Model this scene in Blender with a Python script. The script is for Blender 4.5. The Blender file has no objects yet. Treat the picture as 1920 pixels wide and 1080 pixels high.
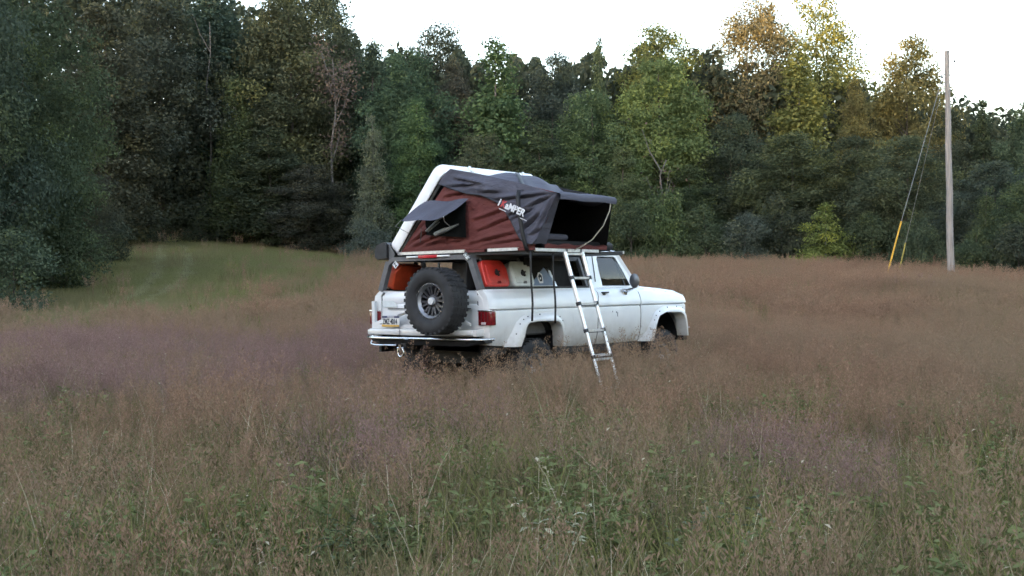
import bpy, bmesh, math, random
import numpy as np
from mathutils import Vector, Matrix, noise
from mathutils.geometry import delaunay_2d_cdt

# ------------------------------------------------------------------ camera, sky, sun, exposure
scene = bpy.context.scene
COL = scene.collection
CAM_Z = 1.48
F_PX = 2200.0
ROLL = math.radians(0.8)
cam_data = bpy.data.cameras.new("camera")
cam_data.sensor_width = 36.0
cam_data.lens = 36.0 * F_PX / 1920.0
cam_data.clip_start = 0.1
cam_data.clip_end = 3000.0
cam = bpy.data.objects.new("camera", cam_data)
COL.objects.link(cam)
cam.matrix_world = Matrix.Translation((0, 0, CAM_Z)) @ Matrix.Rotation(math.radians(90), 4, 'X') @ Matrix.Rotation(-ROLL, 4, 'Z')
scene.camera = cam

SUN_EL = math.radians(3.2)
SUN_AZ = math.radians(218.0)      # compass-like: 0 = +Y (view), clockwise; the sun stands behind the camera to its left
sun_dir = Vector((math.sin(SUN_AZ) * math.cos(SUN_EL), math.cos(SUN_AZ) * math.cos(SUN_EL), math.sin(SUN_EL)))
world = bpy.data.worlds.new("World")
scene.world = world
world.use_nodes = True
wn = world.node_tree.nodes
wl = world.node_tree.links
wn.clear()
w_out = wn.new("ShaderNodeOutputWorld")
w_bg = wn.new("ShaderNodeBackground")
w_sky = wn.new("ShaderNodeTexSky")
w_sky.sky_type = 'NISHITA'
w_sky.sun_disc = False
w_sky.sun_elevation = SUN_EL
w_sky.sun_rotation = SUN_AZ
w_sky.altitude = 200.0
w_sky.air_density = 1.0
w_sky.dust_density = 1.0
w_sky.ozone_density = 1.0
w_hsv = wn.new("ShaderNodeHueSaturation")
w_hsv.inputs["Saturation"].default_value = 0.75
w_bg.inputs["Strength"].default_value = 0.15
wl.new(w_sky.outputs[0], w_hsv.inputs["Color"])
w_wb = wn.new("ShaderNodeMix"); w_wb.data_type = 'RGBA'; w_wb.blend_type = 'MULTIPLY'; w_wb.inputs[0].default_value = 1.0
w_wb.inputs[7].default_value = (0.96, 0.985, 1.11, 1.0)      # the camera's cool white balance for the evening sky
wl.new(w_hsv.outputs[0], w_wb.inputs[6])
wl.new(w_wb.outputs[2], w_bg.inputs["Color"])
wl.new(w_bg.outputs[0], w_out.inputs["Surface"])

sun_data = bpy.data.lights.new("sun", 'SUN')
sun_data.energy = 0.9
sun_data.angle = math.radians(0.6)
sun_data.color = (1.0, 0.67, 0.36)
sun = bpy.data.objects.new("sun", sun_data)
COL.objects.link(sun)
sun.rotation_euler = (-sun_dir).to_track_quat('-Z', 'Y').to_euler()
sun.location = (0, -20, 40)

scene.view_settings.view_transform = 'Standard'
scene.view_settings.look = 'None'
scene.view_settings.gamma = 1.0
scene.view_settings.exposure = 3.55
scene.render.engine = 'CYCLES'
scene.cycles.use_denoising = True
scene.cycles.use_adaptive_sampling = True
scene.cycles.adaptive_threshold = 0.04
scene.cycles.filter_width = 1.6
scene.cycles.max_bounces = 5
scene.cycles.diffuse_bounces = 2
scene.cycles.transparent_max_bounces = 8
scene.cycles.caustics_reflective = False
scene.cycles.caustics_refractive = False

# ------------------------------------------------------------------ helpers
def unroll(u, v):
    u -= 960.0; v -= 540.0
    return u * math.cos(ROLL) - v * math.sin(ROLL), u * math.sin(ROLL) + v * math.cos(ROLL)

def at(u, v, Y):
    """A photo direction (1920 wide) carried out to the distance Y."""
    a, b = unroll(u, v)
    return a / F_PX * Y, Y, CAM_Z - b / F_PX * Y

def link(o, parent=None, **props):
    COL.objects.link(o)
    if parent is not None:
        o.parent = parent
    for k, v in props.items():
        o[k] = v
    return o

def empty(name, label, cat, group=None, matrix=None):
    o = bpy.data.objects.new(name, None)
    o.empty_display_size = 0.2
    COL.objects.link(o)
    o["label"] = label
    o["category"] = cat
    if group:
        o["group"] = group
    if matrix is not None:
        o.matrix_world = matrix
    return o

def mesh_data(name, verts, faces, mat=None, smooth=None, attrs=None):
    me = bpy.data.meshes.new(name)
    if isinstance(verts, np.ndarray) and isinstance(faces, np.ndarray):
        nv, nf, k = len(verts), len(faces), faces.shape[1]
        me.vertices.add(nv)
        me.vertices.foreach_set("co", np.ascontiguousarray(verts, dtype=np.float32).ravel())
        me.loops.add(nf * k)
        me.loops.foreach_set("vertex_index", np.ascontiguousarray(faces, dtype=np.int32).ravel())
        me.polygons.add(nf)
        me.polygons.foreach_set("loop_start", np.arange(0, nf * k, k, dtype=np.int32))
        me.update(calc_edges=True)
    else:
        me.from_pydata([tuple(v) for v in verts], [], [tuple(f) for f in faces])
        me.update()
    for an, (dom, vals) in (attrs or {}).items():
        a = me.attributes.new(an, 'FLOAT', dom)
        a.data.foreach_set("value", np.asarray(vals, dtype=np.float32))
    if mat is not None:
        me.materials.append(mat)
    if smooth is not None:
        me.polygons.foreach_set("use_smooth", [True] * len(me.polygons))
        me.set_sharp_from_angle(angle=math.radians(smooth))
    return me

def part(name, verts, faces, mat, parent, smooth=None, attrs=None, **props):
    o = bpy.data.objects.new(name, mesh_data(name, verts, faces, mat, smooth, attrs))
    return link(o, parent, **props)

class MB:
    """Collects verts and faces of ONE part."""
    def __init__(self):
        self.v = []; self.f = []
    def add(self, vs, fs):
        b = len(self.v)
        self.v += [tuple(p) for p in vs]
        self.f += [tuple(i + b for i in f) for f in fs]
        return self
    def box(self, x0, x1, y0, y1, z0, z1):
        vs = [(x, y, z) for x in (x0, x1) for y in (y0, y1) for z in (z0, z1)]
        return self.add(vs, [(0, 1, 3, 2), (4, 6, 7, 5), (0, 4, 5, 1), (2, 3, 7, 6), (0, 2, 6, 4), (1, 5, 7, 3)])
    def bbox(self, x0, x1, y0, y1, z0, z1, r=0.01, seg=2):
        bm = bmesh.new()
        bmesh.ops.create_cube(bm, size=1.0)
        for v in bm.verts:
            v.co = Vector(((x0 + x1) / 2 + v.co.x * (x1 - x0), (y0 + y1) / 2 + v.co.y * (y1 - y0), (z0 + z1) / 2 + v.co.z * (z1 - z0)))
        bmesh.ops.bevel(bm, geom=list(bm.edges), offset=r, segments=seg, affect='EDGES', profile=0.5)
        bm.verts.index_update()
        self.add([v.co[:] for v in bm.verts], [[v.index for v in f.verts] for f in bm.faces])
        bm.free()
        return self
    def tube(self, pts, rad, seg=8, cap=True):
        pts = [Vector(p) for p in pts]
        n = len(pts)
        if not hasattr(rad, '__len__'):
            rad = [rad] * n
        b = len(self.v)
        up = None
        for i, p in enumerate(pts):
            t = (pts[min(i + 1, n - 1)] - pts[max(i - 1, 0)]).normalized()
            if up is None:
                up = Vector((0, 0, 1)) if abs(t.z) < 0.9 else Vector((1, 0, 0))
            a = t.cross(up).normalized()
            c = a.cross(t).normalized()
            up = c
            for k in range(seg):
                th = 2 * math.pi * k / seg
                self.v.append(tuple(p + (a * math.cos(th) + c * math.sin(th)) * rad[i]))
        for i in range(n - 1):
            for k in range(seg):
                k2 = (k + 1) % seg
                self.f.append((b + i * seg + k, b + i * seg + k2, b + (i + 1) * seg + k2, b + (i + 1) * seg + k))
        if cap:
            self.f.append(tuple(b + k for k in reversed(range(seg))))
            self.f.append(tuple(b + (n - 1) * seg + k for k in range(seg)))
        return self
    def bar(self, p, q, w, h, up=(0, 0, 1)):
        """A rectangular bar from p to q, w across, h along up."""
        p, q = Vector(p), Vector(q)
        t = (q - p).normalized()
        a = t.cross(Vector(up)).normalized()
        c = a.cross(t).normalized()
        vs = []
        for o in (p, q):
            for i, j in ((-1, -1), (1, -1), (1, 1), (-1, 1)):
                vs.append(o + a * (i * w / 2) + c * (j * h / 2))
        return self.add(vs, [(0, 1, 2, 3)[::-1], (4, 5, 6, 7), (0, 1, 5, 4), (1, 2, 6, 5), (2, 3, 7, 6), (3, 0, 4, 7)])
    def lathe(self, prof, seg, matrix):
        """prof: (radius, axial) pairs, axis = local Z of matrix."""
        b = len(self.v)
        for r, z in prof:
            for k in range(seg):
                th = 2 * math.pi * k / seg
                self.v.append(tuple(matrix @ Vector((r * math.cos(th), r * math.sin(th), z))))
        for i in range(len(prof) - 1):
            for k in range(seg):
                k2 = (k + 1) % seg
                self.f.append((b + i * seg + k, b + i * seg + k2, b + (i + 1) * seg + k2, b + (i + 1) * seg + k))
        return self
    def prism(self, poly, d, axis=1):
        """poly in two coordinates, pushed through d=(lo, hi) along axis."""
        n = len(poly)
        def mk(p, t):
            q = list(p); q.insert(axis, t); return q
        vs = [mk(p, d[0]) for p in poly] + [mk(p, d[1]) for p in poly]
        fs = [tuple(range(n)), tuple(range(2 * n - 1, n - 1, -1))]
        fs += [(i, i + n, (i + 1) % n + n, (i + 1) % n) for i in range(n)]
        return self.add(vs, fs)
    def mirror_y(self, c=2.0):
        m = MB()
        m.v = [(x, c - y, z) for x, y, z in self.v]
        m.f = [tuple(reversed(f)) for f in self.f]
        return m
    def build(self, name, mat, parent, smooth=None, recalc=True, **props):
        o = part(name, self.v, self.f, mat, parent, None, **props)
        if recalc:
            bm = bmesh.new(); bm.from_mesh(o.data)
            bmesh.ops.recalc_face_normals(bm, faces=bm.faces)
            bm.to_mesh(o.data); bm.free()
        if smooth is not None:
            o.data.polygons.foreach_set("use_smooth", [True] * len(o.data.polygons))
            o.data.set_sharp_from_angle(angle=math.radians(smooth))
        return o

def inside(poly, x, y):
    c = False
    n = len(poly)
    for i in range(n):
        x1, y1 = poly[i]; x2, y2 = poly[(i + 1) % n]
        if (y1 > y) != (y2 > y) and x < (x2 - x1) * (y - y1) / (y2 - y1) + x1:
            c = not c
    return c

def seg_dist(poly, x, y):
    best = 1e9
    n = len(poly)
    for i in range(n):
        x1, y1 = poly[i]; x2, y2 = poly[(i + 1) % n]
        dx, dy = x2 - x1, y2 - y1
        t = max(0, min(1, ((x - x1) * dx + (y - y1) * dy) / max(dx * dx + dy * dy, 1e-12)))
        best = min(best, math.hypot(x - x1 - t * dx, y - y1 - t * dy))
    return best

def sheet(outline, step, fmap, rows=None, mb=None):
    """A curved panel: a flat outline (a, b) filled with a triangle grid and mapped by fmap(a, b) into space."""
    pts = []
    n = len(outline)
    for i in range(n):
        p, q = outline[i], outline[(i + 1) % n]
        k = max(1, int(math.hypot(q[0] - p[0], q[1] - p[1]) / step))
        for j in range(k):
            t = j / k
            pts.append((p[0] + (q[0] - p[0]) * t, p[1] + (q[1] - p[1]) * t))
    m = len(pts)
    a0 = min(p[0] for p in pts); a1 = max(p[0] for p in pts)
    b0 = min(p[1] for p in pts); b1 = max(p[1] for p in pts)
    bs = rows if rows else [b0 + (i + 0.5) * step for i in range(int((b1 - b0) / step) + 1)]
    allp = list(pts)
    for b in bs:
        a = a0 + step * 0.5
        while a < a1:
            if inside(outline, a, b) and seg_dist(outline, a, b) > (step * 0.3 if not rows else 0.004):
                allp.append((a, b))
            a += step
    res = delaunay_2d_cdt([Vector(p) for p in allp], [], [list(range(m))], 1, 1e-5)
    vs = [fmap(p.x, p.y) for p in res[0]]
    mb = mb or MB()
    mb.add(vs, [tuple(f) for f in res[2]])
    return mb

# ------------------------------------------------------------------ materials
def new_mat(name):
    m = bpy.data.materials.new(name)
    m.use_nodes = True
    nt = m.node_tree
    return m, nt.nodes, nt.links, nt.nodes["Principled BSDF"]

def ramp(nodes, stops):
    r = nodes.new("ShaderNodeValToRGB")
    cr = r.color_ramp
    while len(cr.elements) < len(stops):
        cr.elements.new(0.5)
    for e, (p, c) in zip(cr.elements, stops):
        e.position = p
        e.color = (*c, 1.0) if len(c) == 3 else c
    return r

def simple(name, col, rough=0.5, metal=0.0, vary=0.12, scale=12.0, bump=0.0, bump_scale=60.0, spec=0.5, coat=0.0):
    m, n, l, b = new_mat(name)
    tc = n.new("ShaderNodeTexCoord")
    nz = n.new("ShaderNodeTexNoise")
    nz.inputs["Scale"].default_value = scale
    nz.inputs["Detail"].default_value = 5
    l.new(tc.outputs["Object"], nz.inputs["Vector"])
    lo = tuple(max(0, c * (1 - vary)) for c in col)
    hi = tuple(min(1, c * (1 + vary)) for c in col)
    r = ramp(n, [(0.3, lo), (0.7, hi)])
    l.new(nz.outputs["Fac"], r.inputs["Fac"])
    l.new(r.outputs["Color"], b.inputs["Base Color"])
    b.inputs["Roughness"].default_value = rough
    b.inputs["Metallic"].default_value = metal
    b.inputs["Specular IOR Level"].default_value = spec
    b.inputs["Coat Weight"].default_value = coat
    if bump > 0:
        nb = n.new("ShaderNodeTexNoise")
        nb.inputs["Scale"].default_value = bump_scale
        nb.inputs["Detail"].default_value = 3
        l.new(tc.outputs["Object"], nb.inputs["Vector"])
        bp = n.new("ShaderNodeBump")
        bp.inputs["Strength"].default_value = bump
        bp.inputs["Distance"].default_value = 0.01
        l.new(nb.outputs["Fac"], bp.inputs["Height"])
        l.new(bp.outputs["Normal"], b.inputs["Normal"])
    return m

def paint_mat():
    """Old white truck paint: uneven, with dust rising from the sills, a few streaks and specks."""
    m, n, l, b = new_mat("white_truck_paint")
    tc = n.new("ShaderNodeTexCoord")
    sep = n.new("ShaderNodeSeparateXYZ")
    l.new(tc.outputs["Object"], sep.inputs[0])
    n1 = n.new("ShaderNodeTexNoise"); n1.inputs["Scale"].default_value = 3.0; n1.inputs["Detail"].default_value = 8
    l.new(tc.outputs["Object"], n1.inputs["Vector"])
    base = ramp(n, [(0.3, (0.70, 0.71, 0.72)), (0.7, (0.80, 0.80, 0.80))])
    l.new(n1.outputs["Fac"], base.inputs["Fac"])
    # dust low on the body
    mp = n.new("ShaderNodeMapRange")
    mp.inputs["To Max"].default_value = 1.5; mp.inputs["From Min"].default_value = 1.10; mp.inputs["From Max"].default_value = 0.70
    l.new(sep.outputs["Z"], mp.inputs["Value"])
    n2 = n.new("ShaderNodeTexNoise"); n2.inputs["Scale"].default_value = 7.0; n2.inputs["Detail"].default_value = 8; n2.inputs["Roughness"].default_value = 0.7
    l.new(tc.outputs["Object"], n2.inputs["Vector"])
    mul = n.new("ShaderNodeMath"); mul.operation = 'MULTIPLY'; mul.use_clamp = True
    l.new(mp.outputs[0], mul.inputs[0]); l.new(n2.outputs["Fac"], mul.inputs[1])
    mx = n.new("ShaderNodeMix"); mx.data_type = 'RGBA'
    l.new(mul.outputs[0], mx.inputs[0]); l.new(base.outputs[0], mx.inputs[6])
    mx.inputs[7].default_value = (0.30, 0.25, 0.20, 1)
    # vertical streaks and specks
    mpn = n.new("ShaderNodeMapping"); mpn.inputs["Scale"].default_value = (16, 16, 2.2)
    l.new(tc.outputs["Object"], mpn.inputs["Vector"])
    n3 = n.new("ShaderNodeTexNoise"); n3.inputs["Scale"].default_value = 1.0; n3.inputs["Detail"].default_value = 6
    l.new(mpn.outputs[0], n3.inputs["Vector"])
    st = ramp(n, [(0.66, (0, 0, 0)), (0.80, (1, 1, 1))])
    l.new(n3.outputs["Fac"], st.inputs["Fac"])
    sm = n.new("ShaderNodeMath"); sm.operation = 'MULTIPLY'; sm.inputs[1].default_value = 0.3
    l.new(st.outputs[0], sm.inputs[0])
    mx2 = n.new("ShaderNodeMix"); mx2.data_type = 'RGBA'
    l.new(sm.outputs[0], mx2.inputs[0]); l.new(mx.outputs[2], mx2.inputs[6])
    mx2.inputs[7].default_value = (0.22, 0.17, 0.14, 1)
    l.new(mx2.outputs[2], b.inputs["Base Color"])
    b.inputs["Roughness"].default_value = 0.32
    nd = n.new("ShaderNodeTexNoise"); nd.inputs["Scale"].default_value = 2.6; nd.inputs["Detail"].default_value = 2
    l.new(tc.outputs["Object"], nd.inputs["Vector"])
    bd = n.new("ShaderNodeBump"); bd.inputs["Strength"].default_value = 0.22; bd.inputs["Distance"].default_value = 0.02
    l.new(nd.outputs["Fac"], bd.inputs["Height"]); l.new(bd.outputs[0], b.inputs["Normal"])
    b.inputs["Coat Weight"].default_value = 0.5
    b.inputs["Coat Roughness"].default_value = 0.08
    return m

def fabric_mat(name, col, rough=0.75):
    m, n, l, b = new_mat(name)
    tc = n.new("ShaderNodeTexCoord")
    n1 = n.new("ShaderNodeTexNoise"); n1.inputs["Scale"].default_value = 2.5; n1.inputs["Detail"].default_value = 6
    l.new(tc.outputs["Object"], n1.inputs["Vector"])
    r = ramp(n, [(0.3, tuple(c * 0.82 for c in col)), (0.7, tuple(c * 1.15 for c in col))])
    l.new(n1.outputs["Fac"], r.inputs["Fac"])
    l.new(r.outputs[0], b.inputs["Base Color"])
    b.inputs["Roughness"].default_value = rough
    b.inputs["Specular IOR Level"].default_value = 0.25
    mp = n.new("ShaderNodeMapping"); mp.inputs["Scale"].default_value = (1.0, 3.2, 5.5); mp.inputs["Rotation"].default_value = (0.6, 0.0, 0.0)
    l.new(tc.outputs["Object"], mp.inputs["Vector"])
    n2 = n.new("ShaderNodeTexNoise"); n2.inputs["Scale"].default_value = 2.2; n2.inputs["Detail"].default_value = 4; n2.inputs["Distortion"].default_value = 0.6
    l.new(mp.outputs[0], n2.inputs["Vector"])
    bp = n.new("ShaderNodeBump"); bp.inputs["Strength"].default_value = 0.5; bp.inputs["Distance"].default_value = 0.05
    l.new(n2.outputs["Fac"], bp.inputs["Height"])
    l.new(bp.outputs["Normal"], b.inputs["Normal"])
    return m

def glass_mat(name, tint=0.25):
    m, n, l, b = new_mat(name)
    out = n["Material Output"]
    n.remove(b)
    tr = n.new("ShaderNodeBsdfTransparent"); tr.inputs["Color"].default_value = (tint * 0.9, tint, tint, 1)
    gl = n.new("ShaderNodeBsdfGlossy"); gl.inputs["Roughness"].default_value = 0.015
    fr = n.new("ShaderNodeFresnel"); fr.inputs["IOR"].default_value = 1.47
    mx = n.new("ShaderNodeMixShader")
    l.new(fr.outputs[0], mx.inputs[0]); l.new(tr.outputs[0], mx.inputs[1]); l.new(gl.outputs[0], mx.inputs[2])
    l.new(mx.outputs[0], out.inputs["Surface"])
    return m

def leaf_mat(name, translucent=0.3, warm=(1.25, 1.12, 0.75)):
    """Foliage: the tree's own colour (object colour) varied leaf by leaf and clump by clump."""
    m, n, l, b = new_mat(name)
    out = n["Material Output"]
    n.remove(b)
    oi = n.new("ShaderNodeObjectInfo")
    at_ = n.new("ShaderNodeAttribute"); at_.attribute_name = "tone"
    r = ramp(n, [(0.0, (0.58, 0.62, 0.58)), (0.5, (1.0, 1.0, 1.0)), (1.0, tuple(c * 1.25 for c in warm))])
    l.new(at_.outputs["Fac"], r.inputs["Fac"])
    mx = n.new("ShaderNodeMix"); mx.data_type = 'RGBA'; mx.blend_type = 'MULTIPLY'; mx.inputs[0].default_value = 1.0
    l.new(oi.outputs["Color"], mx.inputs[6]); l.new(r.outputs[0], mx.inputs[7])
    d = n.new("ShaderNodeBsdfDiffuse")
    t = n.new("ShaderNodeBsdfTranslucent")
    g = n.new("ShaderNodeBsdfGlossy"); g.inputs["Roughness"].default_value = 0.55
    g.inputs["Color"].default_value = (0.5, 0.5, 0.5, 1)
    ms = n.new("ShaderNodeMixShader"); ms.inputs[0].default_value = translucent
    mg = n.new("ShaderNodeMixShader"); mg.inputs[0].default_value = 0.02
    l.new(mx.outputs[2], d.inputs["Color"]); l.new(mx.outputs[2], t.inputs["Color"])
    l.new(d.outputs[0], ms.inputs[1]); l.new(t.outputs[0], ms.inputs[2])
    l.new(ms.outputs[0], mg.inputs[1]); l.new(g.outputs[0], mg.inputs[2])
    l.new(mg.outputs[0], out.inputs["Surface"])
    return m

def grass_mat(name, dark, light, patch=None, pscale=0.35, translucent=0.25):
    """Blades: colour per blade (tone) and drifting over the field with world position."""
    m, n, l, b = new_mat(name)
    out = n["Material Output"]
    n.remove(b)
    at_ = n.new("ShaderNodeAttribute"); at_.attribute_name = "tone"
    r = ramp(n, [(0.0, dark), (1.0, light)])
    l.new(at_.outputs["Fac"], r.inputs["Fac"])
    col = r.outputs[0]
    if patch:
        ge = n.new("ShaderNodeNewGeometry")
        nz = n.new("ShaderNodeTexNoise"); nz.inputs["Scale"].default_value = pscale; nz.inputs["Detail"].default_value = 3
        l.new(ge.outputs["Position"], nz.inputs["Vector"])
        rr = ramp(n, [(0.42, (0, 0, 0)), (0.62, (1, 1, 1))])
        l.new(nz.outputs["Fac"], rr.inputs["Fac"])
        mx = n.new("ShaderNodeMix"); mx.data_type = 'RGBA'
        mm = n.new("ShaderNodeMath"); mm.operation = 'MULTIPLY'; mm.inputs[1].default_value = 0.7
        l.new(rr.outputs[0], mm.inputs[0])
        l.new(mm.outputs[0], mx.inputs[0]); l.new(col, mx.inputs[6]); mx.inputs[7].default_value = (*patch, 1)
        col = mx.outputs[2]
    d = n.new("ShaderNodeBsdfDiffuse"); t = n.new("ShaderNodeBsdfTranslucent")
    ms = n.new("ShaderNodeMixShader"); ms.inputs[0].default_value = translucent
    l.new(col, d.inputs["Color"]); l.new(col, t.inputs["Color"])
    l.new(d.outputs[0], ms.inputs[1]); l.new(t.outputs[0], ms.inputs[2])
    l.new(ms.outputs[0], out.inputs["Surface"])
    return m

M = {}
M["paint"] = paint_mat()
M["shell"] = simple("white_tent_shell", (0.86, 0.86, 0.86), 0.35, vary=0.03)
M["rubber"] = simple("tyre_rubber", (0.021, 0.021, 0.023), 0.75, vary=0.4, scale=8, bump=0.2)
M["rim"] = simple("dark_rim_metal", (0.06, 0.06, 0.07), 0.4, metal=0.5, vary=0.3)
M["rimlip"] = simple("machined_rim_lip", (0.30, 0.31, 0.34), 0.4, metal=0.7)
M["chrome"] = simple("worn_chrome", (0.72, 0.73, 0.75), 0.2, metal=1.0, vary=0.1)
M["alu"] = simple("aluminium", (0.78, 0.79, 0.80), 0.38, metal=0.75, vary=0.12, scale=25)
M["black"] = simple("black_plastic", (0.014, 0.014, 0.016), 0.5, vary=0.3)
M["case"] = simple("black_case_cloth", (0.020, 0.021, 0.025), 0.6, vary=0.3)
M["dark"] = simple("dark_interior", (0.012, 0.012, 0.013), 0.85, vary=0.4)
M["cage"] = simple("grey_powder_coat", (0.12, 0.12, 0.125), 0.55, vary=0.15, bump=0.1)
M["fly"] = fabric_mat("grey_tent_fabric", (0.088, 0.088, 0.115))
M["maroon"] = fabric_mat("maroon_tent_fabric", (0.138, 0.042, 0.038))
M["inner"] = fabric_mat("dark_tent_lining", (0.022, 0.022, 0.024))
M["mesh"] = simple("insect_mesh", (0.005, 0.006, 0.006), 0.9, vary=0.2, spec=0.1)
M["red"] = simple("red_fuel_plastic", (0.52, 0.035, 0.025), 0.4, vary=0.12)
M["orange"] = simple("orange_red_fuel_plastic", (0.50, 0.06, 0.02), 0.4, vary=0.15)
M["white_plastic"] = simple("white_water_plastic", (0.62, 0.66, 0.66), 0.45, vary=0.08)
M["lens"] = simple("red_tail_lens", (0.16, 0.008, 0.012), 0.15, vary=0.3, scale=40, coat=0.6)
M["lens_bright"] = simple("red_brake_lens", (0.50, 0.02, 0.03), 0.3, vary=0.15)
M["lens_white"] = simple("white_reverse_lens", (0.55, 0.45, 0.45), 0.2)
M["plate_white"] = simple("plate_white", (0.72, 0.72, 0.70), 0.4, vary=0.04)
M["plate_blue"] = simple("plate_blue", (0.02, 0.03, 0.11), 0.4)
M["plate_yellow"] = simple("plate_yellow", (0.62, 0.36, 0.06), 0.4)
M["ink"] = simple("plate_ink", (0.012, 0.015, 0.03), 0.5)
M["white_ink"] = simple("white_print", (0.80, 0.80, 0.82), 0.6)
M["red_ink"] = simple("red_print", (0.55, 0.05, 0.05), 0.6)
M["blue_panel"] = simple("slate_blue_panel", (0.20, 0.27, 0.40), 0.35, vary=0.1)
M["glass"] = glass_mat("tinted_glass", 0.22)
M["clear_glass"] = glass_mat("windscreen_glass", 0.6)
M["seat"] = simple("grey_seat_cloth", (0.06, 0.06, 0.065), 0.9)
M["mirror_back"] = simple("dull_mirror_metal", (0.16, 0.17, 0.19), 0.3, metal=0.7)
M["cap"] = simple("silver_cap", (0.72, 0.73, 0.76), 0.35, metal=0.2)
M["crease_shade_grey"] = simple("grey_trim_crease_shade", (0.10, 0.11, 0.13), 0.5)
M["cord"] = simple("pale_cord", (0.52, 0.48, 0.40), 0.8)
M["pole"] = None
M["yellow"] = simple("yellow_guy_guard", (0.62, 0.36, 0.03), 0.5, vary=0.15)
M["old_yellow"] = simple("faded_guy_guard", (0.30, 0.25, 0.05), 0.6, vary=0.2)
M["wire"] = simple("galvanised_wire", (0.22, 0.23, 0.23), 0.5, metal=0.3)
M["leaf"] = leaf_mat("tree_leaves")
M["bark"] = simple("bark", (0.085, 0.072, 0.06), 0.95, vary=0.45, scale=6, bump=0.6, bump_scale=14)
M["pale_bark"] = simple("pale_bark", (0.13, 0.12, 0.11), 0.9, vary=0.3, scale=5, bump=0.4, bump_scale=12)
# ------------------------------------------------------------------ terrain
CTRL = []
def ctrl_px(u, v, Y, drop=0.5):
    x, y, z = at(u, v, Y)
    CTRL.append((x, y, z - drop))
for a in ((400, 441, 75), (300, 452, 68), (250, 475, 60), (100, 540, 46), (0, 575, 39), (560, 448, 78), (720, 466, 76), (960, 479, 74),
          (1200, 484, 72), (1500, 488, 67), (1700, 498, 56), (1783, 514, 46), (1920, 522, 46)):
    ctrl_px(*a)
CTRL += [(0, 0, 0), (-5, 4, 0), (5, 4, 0), (-9, 12, 0), (9, 12, 0), (0, 14, 0), (1.5, 17, 0), (3, 19, .03), (-2, 16, 0), (-1, 24, .18), (9, 26, .25),
         (-10, 26, .12), (0, 36, .75), (11, 36, 1.0), (-11, 38, 0.9), (-25, 8, 0), (25, 8, .1), (0, -30, .2), (-30, -20, .3), (30, -20, .2), (45, 30, 1.0),
         (-45, 40, 1.2), (60, 60, 2.2), (-60, 70, 4.2), (0, 100, 4.4), (-45, 105, 6.5), (45, 100, 3.2), (0, -70, 1.0), (70, -60, 1.0), (-70, -60, 1.5), (0, 140, 6.0)]
_P = np.array(CTRL)
def _U(r):
    return np.where(r > 1e-9, r * r * np.log(np.maximum(r, 1e-9)), 0.0)
_n = len(_P)
_K = _U(np.linalg.norm(_P[:, None, :2] - _P[None, :, :2], axis=2)) + np.eye(_n) * 2.0
_Q = np.hstack([np.ones((_n, 1)), _P[:, :2]])
_A = np.block([[_K, _Q], [_Q.T, np.zeros((3, 3))]])
_W = np.linalg.solve(_A, np.concatenate([_P[:, 2], np.zeros(3)]))
def ground_z(x, y):
    """Terrain height, vectorised; eases to a level plain far out."""
    x = np.atleast_1d(np.asarray(x, float)); y = np.atleast_1d(np.asarray(y, float))
    xc, yc = np.clip(x, -75, 75), np.clip(y, -75, 145)
    out = np.zeros(x.shape)
    for s in range(0, x.size, 20000):
        sl = slice(s, s + 20000)
        r = np.sqrt((xc[sl, None] - _P[None, :, 0]) ** 2 + (yc[sl, None] - _P[None, :, 1]) ** 2)
        out[sl] = _U(r) @ _W[:_n] + _W[_n] + _W[_n + 1] * xc[sl] + _W[_n + 2] * yc[sl]
    return out
def gz(x, y):
    return float(ground_z([x], [y])[0])

def ground_material():
    m, n, l, b = new_mat("meadow_soil_and_thatch")
    tc = n.new("ShaderNodeTexCoord")
    n1 = n.new("ShaderNodeTexNoise"); n1.inputs["Scale"].default_value = 0.5; n1.inputs["Detail"].default_value = 8
    n2 = n.new("ShaderNodeTexNoise"); n2.inputs["Scale"].default_value = 25; n2.inputs["Detail"].default_value = 6
    l.new(tc.outputs["Object"], n1.inputs["Vector"]); l.new(tc.outputs["Object"], n2.inputs["Vector"])
    r1 = ramp(n, [(0.35, (0.060, 0.052, 0.034)), (0.65, (0.085, 0.066, 0.048))])
    l.new(n1.outputs["Fac"], r1.inputs["Fac"])
    r2 = ramp(n, [(0.3, (0.5, 0.5, 0.5)), (0.7, (1.2, 1.2, 1.2))])
    l.new(n2.outputs["Fac"], r2.inputs["Fac"])
    mx = n.new("ShaderNodeMix"); mx.data_type = 'RGBA'; mx.blend_type = 'MULTIPLY'; mx.inputs[0].default_value = 1
    l.new(r1.outputs[0], mx.inputs[6]); l.new(r2.outputs[0], mx.inputs[7])
    l.new(mx.outputs[2], b.inputs["Base Color"])
    b.inputs["Roughness"].default_value = 1.0
    b.inputs["Specular IOR Level"].default_value = 0.1
    bp = n.new("ShaderNodeBump"); bp.inputs["Strength"].default_value = 0.8; bp.inputs["Distance"].default_value = 0.05
    l.new(n2.outputs["Fac"], bp.inputs["Height"]); l.new(bp.outputs[0], b.inputs["Normal"])
    return m
ax = np.concatenate([np.linspace(-900, -100, 9), np.arange(-90, 90.1, 1.5), np.linspace(100, 900, 9)])
ay = np.concatenate([np.linspace(-900, -100, 9), np.arange(-90, 150.1, 1.5), np.linspace(160, 1200, 9)])
gx, gy = np.meshgrid(ax, ay, indexing='ij')
gzv = ground_z(gx.ravel(), gy.ravel())
gv = np.stack([gx.ravel(), gy.ravel(), gzv], 1)
na, nb = len(ax), len(ay)
ii, jj = np.meshgrid(np.arange(na - 1), np.arange(nb - 1), indexing='ij')
q = (ii * nb + jj).ravel()
gf = np.stack([q, q + nb, q + nb + 1, q + 1], 1)
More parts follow.
